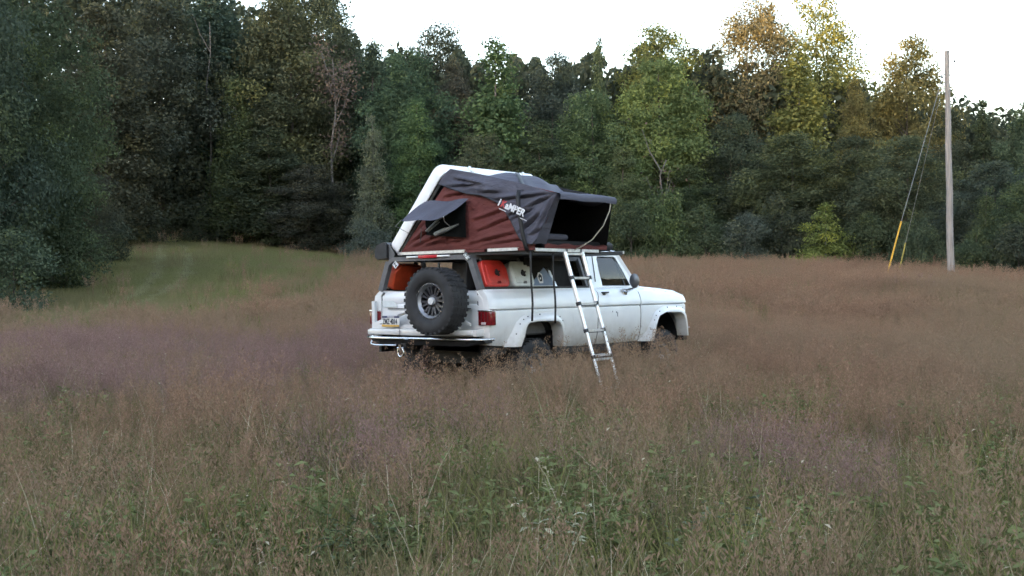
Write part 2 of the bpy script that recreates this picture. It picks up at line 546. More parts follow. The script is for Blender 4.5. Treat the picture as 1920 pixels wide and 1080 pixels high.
ground = part("ground", gv, gf, ground_material(), None, smooth=180, kind="structure")
# ------------------------------------------------------------------ trees
def leaf_quads(centers, normals, size, rng):
    """Diamond leaves at centers, facing normals."""
    n = len(centers)
    t = rng.normal(size=(n, 3))
    t -= normals * np.sum(t * normals, 1)[:, None]
    t /= np.linalg.norm(t, axis=1)[:, None] + 1e-9
    b = np.cross(normals, t)
    L = (size * rng.uniform(0.7, 1.35, n))[:, None]
    Wd = L * rng.uniform(0.42, 0.7, n)[:, None]
    bend = normals * (L * rng.uniform(-0.25, 0.1, n)[:, None])
    v = np.stack([centers - t * L * 0.5, centers + b * Wd * 0.5 + t * L * 0.08, centers + t * L * 0.5 + bend, centers - b * Wd * 0.5 + t * L * 0.08], 1)
    return v.reshape(-1, 3)

def envelope(kind, t):
    if kind == 'broad':
        return np.clip(np.sin(np.pi * np.clip(0.10 + 0.86 * t, 0, 1)), 0, 1) ** 0.55 * (0.78 + 0.22 * np.cos(2.4 * (t - 0.4)))
    if kind == 'tall':
        return np.clip(np.sin(np.pi * np.clip(0.14 + 0.84 * t, 0, 1)), 0, 1) ** 0.7 * (1.0 - 0.35 * t)
    if kind == 'spire':
        return np.clip(1.02 - t, 0, 1) ** 0.75 * np.clip(t * 6 + 0.35, 0, 1)
    if kind == 'conifer':
        return np.clip(1.0 - t, 0, 1) ** 0.85 * (0.72 + 0.28 * np.sign(np.sin(t * 46)))
    if kind == 'shrub':
        return np.clip(np.sin(np.pi * np.clip(0.22 + 0.74 * t, 0, 1)), 0, 1) ** 0.5
    return np.ones_like(t)

def make_tree_mesh(seed, H, R, kind, clumps, per, leaf, base=0.12, open_=0.0, droop=0.0, bark="bark", crad=(0.62, 1.15), up=0.5):
    """Returns (trunk mesh, crown mesh) of a tree H tall with a crown R wide, standing at the origin."""
    rng = np.random.default_rng(seed)
    t = rng.uniform(0, 1, clumps * 3)
    w = envelope(kind, t)
    t = t[rng.uniform(0, 1, len(t)) < w * 0.75 + 0.25][:clumps]
    n = len(t)
    ang = rng.uniform(0, 2 * np.pi, n)
    frac = rng.uniform(0.12 if open_ < .5 else .3, 1.0, n) ** 0.6
    lob = 1 + 0.22 * np.sin(ang * 3 + seed) * np.sin(t * 7 + seed * 1.7) + 0.12 * rng.normal(size=n)
    rad = R * envelope(kind, t) * frac * lob
    cz = H * (base + (1 - base) * t * 0.97)
    C = np.stack([rad * np.cos(ang), rad * np.sin(ang), cz - droop * rad], 1)
    cr = rng.uniform(crad[0], crad[1], n) * (0.75 + 0.5 * envelope(kind, t))
    ctone = np.clip(0.5 + 0.2 * rng.normal(size=n), 0, 1)
    cnt = np.maximum(12, (per * (cr / np.mean(cr)) ** 2).astype(int))
    idx = np.repeat(np.arange(n), cnt)
    m = len(idx)
    d = rng.normal(size=(m, 3)); d /= np.linalg.norm(d, axis=1)[:, None]
    rr = cr[idx] * rng.uniform(0.25, 1.0, m) ** 0.5 * (1 + 0.25 * rng.normal(size=m))
    P = C[idx] + d * rr[:, None] * np.array([1.05, 1.05, 0.72])
    nrm = d * 0.7 + np.array([0, 0, up]) + rng.normal(size=(m, 3)) * 0.55
    nrm /= np.linalg.norm(nrm, axis=1)[:, None]
    keep = P[:, 2] > 0.15
    P, nrm, idx = P[keep], nrm[keep], idx[keep]
    V = leaf_quads(P, nrm, leaf, rng)
    nl = len(P)
    Fq = np.arange(nl * 4).reshape(-1, 4)
    tone = np.clip(ctone[idx] + 0.075 * rng.normal(size=nl), 0, 1)
    crown = mesh_data("crown", V, Fq, M["leaf"], None, {"tone": ('FACE', tone)})
    # trunk and limbs
    mb = MB()
    r0 = max(0.05, H * 0.011)
    rnd = random.Random(seed)
    pts, rs = [], []
    wob = (rnd.uniform(-.3, .3), rnd.uniform(-.3, .3))
    for k in range(9):
        f = k / 8
        pts.append((wob[0] * math.sin(f * 3.1), wob[1] * math.sin(f * 2.3), -0.4 + f * (H * 0.93 + 0.4)))
        rs.append(r0 * (1.35 if k == 0 else 1.0) * (1 - 0.9 * f) + 0.012)
    mb.tube(pts, rs, 7)
    order = np.argsort(-cr)[:min(14, n)]
    for i in order:
        c = C[i]
        z0 = max(0.08 * H, c[2] - 0.55 * math.hypot(c[0], c[1]) - 0.05 * H)
        f = min(1, max(0, z0 / (H * 0.93)))
        p0 = Vector((wob[0] * math.sin(f * 3.1), wob[1] * math.sin(f * 2.3), z0))
        p2 = Vector(c)
        p1 = p0.lerp(p2, 0.5) + Vector((0, 0, 0.06 * (p2 - p0).length))
        ra = max(0.02, r0 * (1 - 0.9 * f) * 0.5)
        mb.tube([p0, p1, p2], [ra, ra * 0.65, ra * 0.25], 5)
    me = mesh_data("trunk", mb.v, mb.f, M[bark], 60)
    return me, crown

TREE = {}
def variants(key, count, *a, **k):
    TREE[key] = [(make_tree_mesh(hash_seed(key) + i * 37, *a, **k), a[0], a[1]) for i in range(count)]
def hash_seed(s):
    return sum(ord(c) * (i + 3) for i, c in enumerate(s)) % 9973
#        key     n  H    R    kind
variants('near', 2, 17.0, 4.3, 'broad', 300, 230, 0.17, base=0.02)
variants('broad', 4, 17.0, 4.3, 'broad', 250, 180, 0.225, base=0.05)
variants('tall', 3, 18.0, 3.3, 'tall', 210, 155, 0.225, base=0.05)
variants('open', 3, 18.0, 4.0, 'broad', 150, 200, 0.20, base=0.30, open_=1.0, crad=(0.7, 1.2))
variants('spire', 2, 14.0, 2.3, 'spire', 150, 125, 0.21, base=0.05, bark="pale_bark")
variants('conifer', 1, 15.0, 3.0, 'conifer', 200, 130, 0.21, base=0.06, droop=0.25, crad=(0.45, 0.8))
variants('shrub', 3, 4.0, 2.3, 'shrub', 70, 150, 0.15, base=0.02, crad=(0.45, 0.85), up=0.7)
variants('sapling', 2, 5.5, 1.9, 'spire', 60, 110, 0.16, base=0.05, crad=(0.35, 0.65), bark="pale_bark", up=0.7)

_tree_rng = random.Random(5)
def place_tree(name, key, x, y, height, width, color, label, group, cat="tree", vi=None, lean=0.0):
    lst = TREE[key]
    (trunk, crown), H0, R0 = lst[_tree_rng.randrange(len(lst)) if vi is None else vi % len(lst)]
    e = empty(name, label, cat, group)
    e.location = (x, y, gz(x, y) - 0.1)
    e.rotation_euler = (lean, 0, _tree_rng.uniform(0, 6.283))
    s, sz = width / (2.15 * R0), height / (H0 * 1.03)
    e.scale = (s, s, sz)
    link(bpy.data.objects.new("trunk", trunk), e)
    c = link(bpy.data.objects.new("crown", crown), e)
    c.color = (*color, 1.0)
    return e

def tree_px(name, key, u, Y, vtop, wpx, color, label, group="trees of the wood edge", cat="tree", vi=None, vb=None):
    x, y, ztop = at(u, vtop, Y)
    h = ztop - gz(x, y) + 0.1
    return place_tree(name, key, x, y, h, wpx / F_PX * Y, color, label, group, cat, vi)

# foliage colours (linear base colours)
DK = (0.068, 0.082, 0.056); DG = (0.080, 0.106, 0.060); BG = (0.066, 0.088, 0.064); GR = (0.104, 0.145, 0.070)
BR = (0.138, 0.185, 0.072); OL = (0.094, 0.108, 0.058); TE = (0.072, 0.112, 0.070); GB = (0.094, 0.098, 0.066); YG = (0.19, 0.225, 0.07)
LIT = (0.18, 0.17, 0.065); LB = (0.17, 0.145, 0.085); MG = (0.090, 0.118, 0.072)  # LIT and LB hold the low sun's warm light in the leaf colour
WOOD = [
 # kind, u, Y, v_top, width px, colour, label
 ('near', -95, 44, -260, 330, (0.062, 0.077, 0.056), "big dark tree cut by the left edge of the picture"),
 ('near', 45, 50, -60, 300, (0.076, 0.092, 0.060), "tall green tree in the top left corner"),
 ('near', 110, 56, 225, 200, (0.074, 0.092, 0.058), "rounded dark tree bulging over the mown track at left"),
 ('tall', 190, 68, -15, 240, DK, "tall charcoal-green tree behind the rounded one at left"),
 ('broad', 300, 76, -40, 260, DK, "broad dark tree straight above the start of the mown track"),
 ('tall', 395, 80, -60, 220, BG, "tall blue-grey tree behind the bare grey stem"),
 ('spire', 440, 75, 128, 110, OL, "slim olive tree right of the bare grey stem"),
 ('broad', 540, 79, -30, 250, OL, "wide olive-grey tree filling the top left of centre"),
 ('tall', 640, 84, 25, 170, GB, "brownish tree behind the dead brown one"),
 ('open', 575, 92, -70, 230, DK, "open dark crown against the sky above the dead brown tree"),
 ('tall', 505, 74, 230, 170, DK, "low dark tree below the wide olive-grey one"),
 ('broad', 580, 73, 300, 170, DK, "dark bushy tree at the field edge left of the tent"),
 ('tall', 700, 80, 60, 130, BG, "narrow dark tree whose open tip meets the sky at left"),
 ('broad', 765, 77, 72, 190, TE, "teal-green rounded tree up left of the tent"),
 ('open', 825, 92, 30, 175, DK, "dark lobed oak crown with sky holes above the tent shell"),
 ('spire', 697, 71, 200, 80, (0.125, 0.14, 0.115), "thin pale grey-green sapling left of the tent"),
 ('tall', 780, 73, 172, 120, GR, "pointed mid-green tree just left of the tent top"),
 ('tall', 850, 79, 95, 130, GB, "dull brown-green tree between the teal and the bright pointed one"),
 ('spire', 930, 74, 50, 175, GR, "bright green pointed tree above the tent roof"),
 ('broad', 1035, 82, 82, 165, BG, "dark blue-green tree right of the bright pointed one"),
 ('spire', 1122, 84, 48, 60, GR, "thin spindly treetop poking into the sky"),
 ('broad', 1105, 75, 150, 165, GR, "mid-green tree under the spindly treetop"),
 ('broad', 1235, 76, 88, 220, BR, "big bright green tree right above the awning"),
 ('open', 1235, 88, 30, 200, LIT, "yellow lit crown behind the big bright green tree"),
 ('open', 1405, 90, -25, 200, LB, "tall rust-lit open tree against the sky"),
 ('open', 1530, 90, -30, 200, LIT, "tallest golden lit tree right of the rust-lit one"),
 ('spire', 1495, 76, 78, 170, LIT, "pointed tree with a golden lit tip in front of the tall lit pair"),
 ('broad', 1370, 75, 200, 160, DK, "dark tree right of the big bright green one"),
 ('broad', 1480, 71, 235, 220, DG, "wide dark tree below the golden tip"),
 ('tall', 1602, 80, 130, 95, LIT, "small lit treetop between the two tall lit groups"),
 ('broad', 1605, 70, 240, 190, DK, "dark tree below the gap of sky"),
 ('broad', 1700, 82, 48, 185, LIT, "round golden lit tree left of the utility pole top"),
 ('broad', 1695, 64, 240, 200, DG, "dark tree behind the guy wires"),
 ('tall', 1780, 74, 190, 130, DK, "dark tree right behind the utility pole"),
 ('conifer', 1842, 76, 172, 120, DK, "dark conifer with tiered tip right of the pole"),
 ('broad', 1925, 74, 178, 150, TE, "rounded teal tree at the right edge of the picture"),
 ('broad', 1860, 58, 290, 190, BG, "low dark tree right of the pole's foot"),
 ('spire', 1850, 55, 340, 75, OL, "olive-yellow young tree near the right edge"),
 ('broad', 1960, 52, 300, 200, DG, "dark tree cut by the right edge"),
 ('tall', 1290, 73, 300, 130, DG, "low green tree right of the awning"),
 ('tall', 1010, 73, 215, 150, DG, "dark tree between tent roof and bright pointed tree"),
 ('broad', 905, 72, 235, 150, MG, "mid-green tree directly behind the tent shell"),
 ('tall', 1170, 71, 265, 120, GR, "light-flecked green tree behind the awning"),
]
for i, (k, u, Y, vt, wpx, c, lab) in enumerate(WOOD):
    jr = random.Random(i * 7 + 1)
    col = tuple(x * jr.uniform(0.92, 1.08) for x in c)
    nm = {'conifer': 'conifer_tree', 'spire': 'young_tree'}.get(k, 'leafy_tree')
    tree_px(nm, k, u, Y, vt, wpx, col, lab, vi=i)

SHRUBS = [
 ('shrub', 20, 42, 432, 170, (0.085, 0.115, 0.075), "lighter green bush low at the left edge"),
 ('shrub', 115, 50, 405, 150, DG, "dark bush beside the lighter one at left"),
 ('shrub', 190, 60, 385, 100, DK, "dark bush where the mown track meets the wood"),
 ('shrub', 265, 72, 385, 110, DK, "shrub at the left of the track's far end"),
 ('shrub', 380, 75, 375, 130, DK, "shrub closing the far end of the track"),
 ('shrub', 460, 76, 365, 130, DK, "shrub just right of the track's far end"),
 ('shrub', 545, 76, 385, 120, (0.085, 0.095, 0.082), "greyish shrub at the field edge far left of the tent"),
 ('shrub', 640, 75, 375, 130, DK, "dark shrub left of the pale low bush"),
 ('shrub', 690, 68, 412, 110, (0.10, 0.12, 0.10), "pale low bush at the field edge beside the awning case"),
 ('shrub', 1180, 69, 380, 110, DG, "bush at the field edge right of the awning"),
 ('shrub', 1245, 70, 355, 120, GR, "green bush above the truck's bonnet"),
 ('shrub', 1320, 69, 385, 120, DG, "dark bush right of the bonnet"),
 ('shrub', 1400, 67, 400, 110, (0.095, 0.115, 0.092), "greyish bush left of the yellow-green sapling"),
 ('sapling', 1545, 63, 372, 130, YG, "yellow-green sapling standing out at the field edge"),
 ('shrub', 1470, 68, 360, 120, DK, "dark shrub just left of the yellow-green sapling"),
 ('shrub', 1630, 63, 400, 120, DG, "dark shrub behind the yellow guy guards"),
 ('shrub', 1715, 57, 410, 100, MG, "small green bush between guy guards and pole"),
 ('shrub', 1830, 53, 430, 120, DG, "dark bush right of the pole's foot"),
 ('shrub', 1905, 50, 420, 120, DK, "dark bush at the right picture edge"),
 ('shrub', 1060, 70, 380, 120, DK, "dark shrub hidden mostly behind the awning"),
 ('shrub', 860, 71, 380, 150, DK, "dark shrub behind the tent shell"),
]
for i, (k, u, Y, vt, wpx, c, lab) in enumerate(SHRUBS):
    tree_px('young_sapling' if k == 'sapling' else 'wild_shrub', k, u, Y, vt, wpx, c, lab, "shrubs along the field edge", "shrub", vi=i)

# a dead tree with withered brown leaves, and two bare stems
def bare_tree(name, u, v0, v1, Y, label, seed, limbs, withered=0, r=0.09):
    x, y, zt = at(u, v1, Y)
    _, _, zb = at(u, v0, Y)
    g = gz(x, y) - 0.2
    e = empty(name, label, "tree")
    e.location = (x, y, g)
    rnd = random.Random(seed)
    H = zt - g
    mb = MB()
    pts = [(rnd.uniform(-.04, .04) * k, rnd.uniform(-.04, .04) * k, H * k / 7) for k in range(8)]
    mb.tube(pts, [r * (1 - 0.1 * k) for k in range(8)], 7)
    mb.build("trunk", M["pale_bark"], e, 60)
    tips = []
    for k in range(limbs):
        mb = MB()
        f = rnd.uniform(0.45, 0.9)
        i = int(f * 7)
        p0 = Vector(pts[i]).lerp(Vector(pts[min(7, i + 1)]), f * 7 - i)
        a = rnd.uniform(0, 6.283)
        ln = rnd.uniform(1.2, 2.6)
        p1 = p0 + Vector((math.cos(a) * ln * .3, math.sin(a) * ln * .3, ln * .5))
        p2 = p0 + Vector((math.cos(a) * ln * .5, math.sin(a) * ln * .5, ln * 1.05))
        mb.tube([p0, p1, p2], [r * .45, r * .3, r * .12], 5)
        mb.build("limb", M["pale_bark"], e, 60)
        tips += [p1, p2]
    if withered:
        rng = np.random.default_rng(seed)
        T = np.array([t[:] for t in tips])
        C = T[rng.integers(0, len(T), withered)] + rng.normal(size=(withered, 3)) * np.array([.45, .45, .5])
        nr = rng.normal(size=(withered, 3)); nr /= np.linalg.norm(nr, axis=1)[:, None]
        V = leaf_quads(C, nr, 0.2, rng)
        c = part("withered_leaves", V, np.arange(withered * 4).reshape(-1, 4), M["leaf"], e, None, {"tone": ('FACE', rng.uniform(.2, .8, withered))})
        c.color = (0.135, 0.105, 0.092, 1)
    return e
bare_tree("dead_tree", 622, 400, 112, 75.5, "dead tree with grey stem and withered brown leaves left of the tent", 3, 9, 1100, 0.10)
bare_tree("bare_stem_tree", 391, 190, 42, 76.5, "thin bare grey stem standing against the dark wood at far left", 9, 3, 0, 0.09)
bare_tree("bare_stem_tree", 1242, 400, 300, 71.5, "grey forked trunk with bare limbs right of the awning", 14, 5, 60, 0.10)

# the wood behind the edge: one mass nobody could count
def wood_mass(name, pts, leaf, seed, color, kind="stuff", **props):
    rng = np.random.default_rng(seed)
    n = len(pts)
    nr = rng.normal(size=(n, 3)) + np.array([0, 0, .4]); nr /= np.linalg.norm(nr, axis=1)[:, None]
    V = leaf_quads(pts, nr, leaf, rng)
    o = part(name, V, np.arange(n * 4).reshape(-1, 4), M["leaf"], None, None, {"tone": ('FACE', rng.uniform(.2, .8, n))}, kind=kind, **props)
    o.color = (*color, 1)
    return o
rng = np.random.default_rng(77)
n = 200000
uu = rng.uniform(-350, 2250, n)
Yd = rng.uniform(86, 102, n)
topv = np.interp(uu, [-350, 300, 620, 760, 900, 1100, 1250, 1400, 1620, 1750, 1850, 2250], [-90, -50, 70, 120, 125, 130, 120, 145, 190, 205, 245, 240])
ht = np.where(rng.uniform(0, 1, n) < .25, rng.uniform(0, .22, n), rng.uniform(0, 1, n) ** 0.8)
xx = (uu - 960) / F_PX * Yd
zg = ground_z(xx, Yd)
ztop = CAM_Z + (540 - topv) / F_PX * Yd + 0.9 * np.sin(xx * 1.3) + 0.7 * np.sin(xx * 2.9 + 1)
wood_mass("deep_woods", np.stack([xx, Yd, zg + (ztop - zg) * ht], 1), 0.6, 5, DK, label="dark mass of woods behind the trees of the field edge", category="woods")
# woods around the field outside the picture: they shade the meadow from the low sun and stand in the truck's glass
OUT_R = [(38, 26), (44, 34), (36, 40), (47, 44), (40, 52), (33, 18), (45, 22), (52, 30), (38, 8), (30, 2)]
for i, (x, y) in enumerate(OUT_R):
    place_tree('leafy_tree', 'broad', x, y, 9 + (i * 5 % 4), 8.0, DG, "dark tree of the wood beyond the right side of the picture", "trees beyond the right side of the picture", vi=i)
SHADE_H = lambda t: np.interp(t, [0, 0.15, 0.27, 0.315, 0.35, 0.40, 0.46, 1.0], [34, 33, 30.5, 26, 24.0, 23, 22, 19])
def belt(n, A, B, depth, htop, seed):
    """A belt of woods from A to B in plan, htop(t) tall."""
    rng = np.random.default_rng(seed)
    t = rng.uniform(0, 1, n)
    A, B = np.array(A, float), np.array(B, float)
    nrm = np.array([-(B - A)[1], (B - A)[0]]); nrm /= np.linalg.norm(nrm)
    P = A + (B - A) * t[:, None] + nrm * rng.uniform(0, depth, n)[:, None]
    L = np.linalg.norm(B - A)
    h = htop(t) + 1.3 * np.sin(t * L * 0.7) + 1.0 * np.sin(t * L * 1.9 + 2)
    z = ground_z(P[:, 0], P[:, 1])
    return np.stack([P[:, 0], P[:, 1], z + h * rng.uniform(0, 1, n) ** 0.8], 1)
wood_mass("far_side_woods", belt(110000, (-139, 1), (35, -135), 9, lambda t: SHADE_H(t), 31), 2.1, 6, DG,
          label="woods on the far side of the meadow behind the viewer", category="woods")
# ------------------------------------------------------------------ the truck (local frame: x forward from the tail, y to its left from the right flank, z up)
TH = math.radians(38.8)
TRUCK_M = Matrix.Translation((-0.265, 13.95, 0.0)) @ Matrix.Rotation(math.pi / 2 - TH, 4, 'Z')
truck = empty("off_road_truck", "white two-door off-road truck with open caged bed and roof tent, parked in tall grass", "truck", matrix=TRUCK_M)
W2 = 2.0
CREASE = 1.217
def top_z(x):
    return float(np.interp(x, [0, 3.3, 3.5, 4.1, 4.45, 4.62], [1.46, 1.46, 1.452, 1.415, 1.385, 1.365]))
def inset(x, z):
    zt = top_z(x)
    if z > CREASE + 0.015:
        f = (z - CREASE - 0.015) / (zt - CREASE - 0.015)
        y = float(np.interp(f, [0, .12, .5, .8, .93, 1.0], [0.0, 0.002, 0.022, 0.058, 0.086, 0.13]))
    else:
        y = float(np.interp(z, [.60, .70, .78, .9, 1.05, 1.19, 1.203, 1.212, 1.217, 1.222, 1.232], [.13, .080, .046, .020, .010, .012, .016, .030, .034, .016, 0.0]))
    r = 0.10
    if x < r:
        y += r - math.sqrt(max(0, r * r - (r - x) ** 2))
    r = 0.09
    if x > 4.62 - r:
        y += 0.8 * (r - math.sqrt(max(0, r * r - (x - 4.62 + r) ** 2)))
    return y
ROWS = [.70, .74, .78, .84, .9, .98, 1.05, 1.12, 1.19, 1.203, 1.210, 1.217, 1.224, 1.232, 1.25, 1.28, 1.31, 1.34, 1.37, 1.40, 1.42, 1.437, 1.448]
def flank(outline, step=0.05):
    return sheet(outline, step, lambda x, z: (x, inset(x, z), z), rows=ROWS)
def both(mb, name, mat, smooth=35, parent=truck, **k):
    a = mb.build(name, mat, parent, smooth, **k)
    b = mb.mirror_y().build(name, mat, parent, smooth, **k)
    return a, b

# wheel openings (x, z)
RO = [(0.305, 0.765), (0.411, 0.929), (0.497, 1.056), (0.58, 1.112), (0.679, 1.149), (0.949, 1.172), (1.25, 1.163), (1.355, 1.128), (1.42, 1.075), (1.46, 0.956), (1.48, 0.729)]
RI = [(0.500, 0.765), (0.571, 0.891), (0.605, 0.988), (0.64, 1.03), (0.681, 1.05), (0.843, 1.064), (1.23, 1.058), (1.30, 1.035), (1.34, 0.987), (1.365, 0.90), (1.375, 0.729)]
FO = [(3.322, 0.703), (3.494, 0.847), (3.597, 0.995), (3.64, 1.06), (3.715, 1.122), (3.935, 1.194), (4.20, 1.204), (4.40, 1.188), (4.49, 1.11), (4.54, 0.96), (4.555, 0.86), (4.565, 0.741)]
FI = [(3.530, 0.703), (3.609, 0.919), (3.655, 1.0), (3.699, 1.054), (3.875, 1.103), (4.05, 1.10), (4.30, 1.092), (4.38, 1.05), (4.425, 0.975), (4.445, 0.87), (4.45, 0.80), (4.455, 0.741)]
ARCH_R = [(0.42, .77), (.50, .93), (.58, 1.06), (.70, 1.12), (.95, 1.14), (1.27, 1.12), (1.37, 1.03), (1.41, .9), (1.42, .72)]
ARCH_F = [(3.45, .70), (3.56, .88), (3.66, 1.06), (3.78, 1.12), (3.95, 1.15), (4.18, 1.15), (4.37, 1.11), (4.46, 1.0), (4.49, .74)]
quarter = [(0.0, .80), (0.0, 1.36), (0.0, 1.46), (2.325, 1.46), (2.315, 1.40), (2.27, 1.30), (2.262, 1.2), (2.262, .71), (1.9, .705)] + ARCH_R[::-1] + [(.2, .785)]
both(flank(quarter), "quarter_panel", M["paint"])
door_o = [(2.341, 1.46), (3.320, 1.46), (3.320, .71), (2.278, .71), (2.278, 1.2), (2.286, 1.30), (2.331, 1.40)]
doors = both(flank(door_o), "door", M["paint"])
fender_o = [(3.335, 1.458), (3.5, 1.45), (4.1, 1.41), (4.45, 1.385), (4.62, 1.365), (4.62, 1.0), (4.61, .74)] + ARCH_F[::-1] + [(3.335, .70)]
both(flank(fender_o), "front_fender", M["paint"])
# rocker and inner darkness so the underside is closed
both(MB().box(.03, .42, .10, .14, .68, 1.40), "inner_panel", M["black"], None)
both(MB().box(1.42, 3.45, .09, .13, .62, 1.40), "inner_sill", M["black"], None)

for nm_, xa_, xb_, pi_ in (("q", .06, 2.255, 0), ("d", 2.28, 3.32, 1), ("f", 3.34, 4.50, 2)):
    both(MB().tube([(xa_ + (xb_ - xa_) * k / 24, inset(xa_ + (xb_ - xa_) * k / 24, 1.217) + .001, 1.217) for k in range(25)], .0065, 6), "crease_line", M["crease_shade_grey"], 60)  # grey trim tube that also stands for the shade in the body crease
# bed rail caps and bed
both(MB().bbox(0.02, 2.32, .125, .21, 1.435, 1.468, .008), "bed_rail", M["paint"])
both(MB().box(0.02, 2.32, .20, .215, .95, 1.44).box(.42, 1.40, .21, .48, .90, 1.20), "bed_wall", M["cage"], None)
MB().box(.02, 2.35, .22, 1.78, .88, .93).build("bed_floor", M["black"], truck)
MB().box(.3, 4.5, .45, 1.55, .55, .70).box(.2, 4.5, .55, .63, .5, .62).box(.2, 4.5, 1.37, 1.45, .5, .62).build("chassis", M["black"], truck)
MB().tube([(.93, .25, .46), (.93, 1.75, .46)], .05).lathe([(0, -.16), (.10, -.12), (.15, 0), (.10, .12), (0, .16)], 14, Matrix.Translation((.93, 1.0, .46))).build("rear_axle", M["black"], truck, 40)
MB().tube([(3.98, .25, .46), (3.98, 1.75, .46)], .05).lathe([(0, -.16), (.10, -.12), (.14, 0), (.10, .12), (0, .16)], 14, Matrix.Translation((3.98, .75, .46))).build("front_axle", M["black"], truck, 40)
for xa, x0, x1 in ((.92, .42, 1.42), (3.98, 3.46, 4.50)):
    mb = MB()
    n = 12
    pts = [(xa + (x1 - x0) / 2 * math.cos(math.pi * k / n), .70 + .46 * math.sin(math.pi * k / n)) for k in range(n + 1)]
    for k in range(n):
        (a, b), (c, d) = pts[k], pts[k + 1]
        mb.add([(a, .13, b), (c, .13, d), (c, .55, d), (a, .55, b)], [(0, 1, 2, 3)])
    mb.add([(p[0], .55, p[1]) for p in pts], [tuple(range(n + 1))])
    both(mb, "wheel_house", M["black"], 40)

# fender flares with a row of bolts
def flare(outer, inner):
    mb = MB()
    secs = []
    for (xo, zo), (xi, zi) in zip(outer, inner):
        yo = inset(min(max(xo, .12), 4.4), zo)
        q = [(xo, yo - .004, zo), (xo + (xi - xo) * .10, yo - .03, zo + (zi - zo) * .10), (xo + (xi - xo) * .38, -.050, zo + (zi - zo) * .38),
             (xo + (xi - xo) * .52, -.068, zo + (zi - zo) * .52), (xo + (xi - xo) * .8, -.078, zo + (zi - zo) * .8), (xi, -.076, zi), (xi + (xi - xo) * .04, -.062, zi + (zi - zo) * .04),
             (xi + (xi - xo) * .02, .10, zi + (zi - zo) * .02)]
        secs.append(q)
    # smooth the sweep by splitting each span
    fine = []
    for a, b in zip(secs[:-1], secs[1:]):
        fine += [a, [tuple((p[i] + q[i]) / 2 for i in range(3)) for p, q in zip(a, b)]]
    fine.append(secs[-1])
    k = len(fine[0])
    vs = [p for s in fine for p in s]
    fs = [(i * k + j, i * k + j + 1, (i + 1) * k + j + 1, (i + 1) * k + j) for i in range(len(fine) - 1) for j in range(k - 1)]
    fs += [tuple(range(k)), tuple((len(fine) - 1) * k + j for j in reversed(range(k)))]
    return mb.add(vs, fs), secs
bolt_mesh = MB().lathe([(0.0, .006), (.006, .005), (.008, 0), (.008, -.004)], 8, Matrix()).build("bolt", M["black"], None)
bolt_me = bolt_mesh.data
bpy.data.objects.remove(bolt_mesh)
for outer, inner in ((RO, RI), (FO, FI)):
    mb, secs = flare(outer, inner)
    fl = both(mb, "fender_flare", M["paint"], 50)
    for side_i, o in enumerate(fl):
        for s in secs[1:-1]:
            p = Vector(s[1]).lerp(Vector(s[2]), .5) + Vector((0, -.006, 0))
            nrm = Vector((0, -1, 0))
            if side_i:
                p.y = 2.0 - p.y; nrm.y = 1
            b = link(bpy.data.objects.new("bolt", bolt_me), o)
            b.matrix_local = Matrix.Translation(p) @ nrm.to_track_quat('Z', 'Y').to_matrix().to_4x4()

# wheels
def wheel_parts(R=.41, wd=.30):
    """tyre, rim, lip, cap meshes about the origin, axle along local Z, outer face at +Z."""
    h = wd / 2
    ty = MB()
    ty.lathe([(.218, h * .62), (.235, h * .80), (.27, h * .96), (.33, h * 1.0), (R - .035, h * .93), (R - .012, h * .80), (R - .008, h * .4), (R - .008, -h * .4), (R - .012, -h * .80), (R - .035, -h * .93), (.33, -h), (.25, -h * .9), (.218, -h * .62)], 48, Matrix())
    nlug = 34
    for k in range(nlug):
        for row in (-1, 1):
            th = 2 * math.pi * (k + (0.25 if row > 0 else 0)) / nlug
            m = Matrix.Rotation(th, 4, 'Z')
            b = MB().box(R - .03, R - .001, -.020, .020, row * h * .45 if row > 0 else -h * .90, h * .90 if row > 0 else -h * .45)
            ty.add([m @ Vector(v) for v in b.v], b.f)
            b = MB().box(R - .02, R - .002, -.026, .016, row * h * .04 if row > 0 else -h * .36, h * .36 if row > 0 else -h * .04)
            ty.add([m @ Vector(v) for v in b.v], b.f)
            b = MB().box(R - .04, R - .012, -.012, .012, row * h * .86 if row > 0 else -h * .925, h * .925 if row > 0 else -h * .86)
            ty.add([m @ Vector(v) for v in b.v], b.f)
    rim = MB()
    rim.lathe([(.222, h * .70), (.205, h * .72), (.200, h * .55), (.178, h * .45), (.172, h * .1), (.172, -h * .6), (0.0, -h * .55)], 40, Matrix())
    for k in range(8):                          # paired spokes
        for s in (-1, 1):
            th = 2 * math.pi * k / 8 + s * .13
            m = Matrix.Rotation(th, 4, 'Z')
            b = MB().bar((.075, 0, h * .32), (.178, s * .008, h * .42), .026, .034)
            rim.add([m @ Vector(v) for v in b.v], b.f)
    rim.lathe([(.088, -h * .2), (.09, h * .36), (.07, h * .42), (0.0, h * .42)], 24, Matrix())
    lip = MB().lathe([(.198, h * .56), (.203, h * .70), (.196, h * .66), (.184, h * .48), (.178, h * .46)], 40, Matrix())
    bolts = MB()
    for k in range(24):
        th = 2 * math.pi * k / 24
        bolts.lathe([(.0055, 0), (.0055, .006), (0, .007)], 6, Matrix.Translation((.212 * math.cos(th), .212 * math.sin(th), h * .705)))
    cap = MB().lathe([(.046, h * .40), (.046, h * .62), (.038, h * .70), (0, h * .70)], 24, Matrix())
    return ty, rim, lip, bolts, cap
_w = wheel_parts()
def wheel_data():
    d = []
    for nm, mb, mt in (("tyre", _w[0], "rubber"), ("rim", _w[1], "rim"), ("rim_lip", _w[2], "rimlip"), ("rim_bolts", _w[3], "chrome"), ("centre_cap", _w[4], "cap")):
        o = mb.build(nm, M[mt], None, 40)
        d.append((nm, o.data)); bpy.data.objects.remove(o)
    return d
WHEEL = wheel_data()
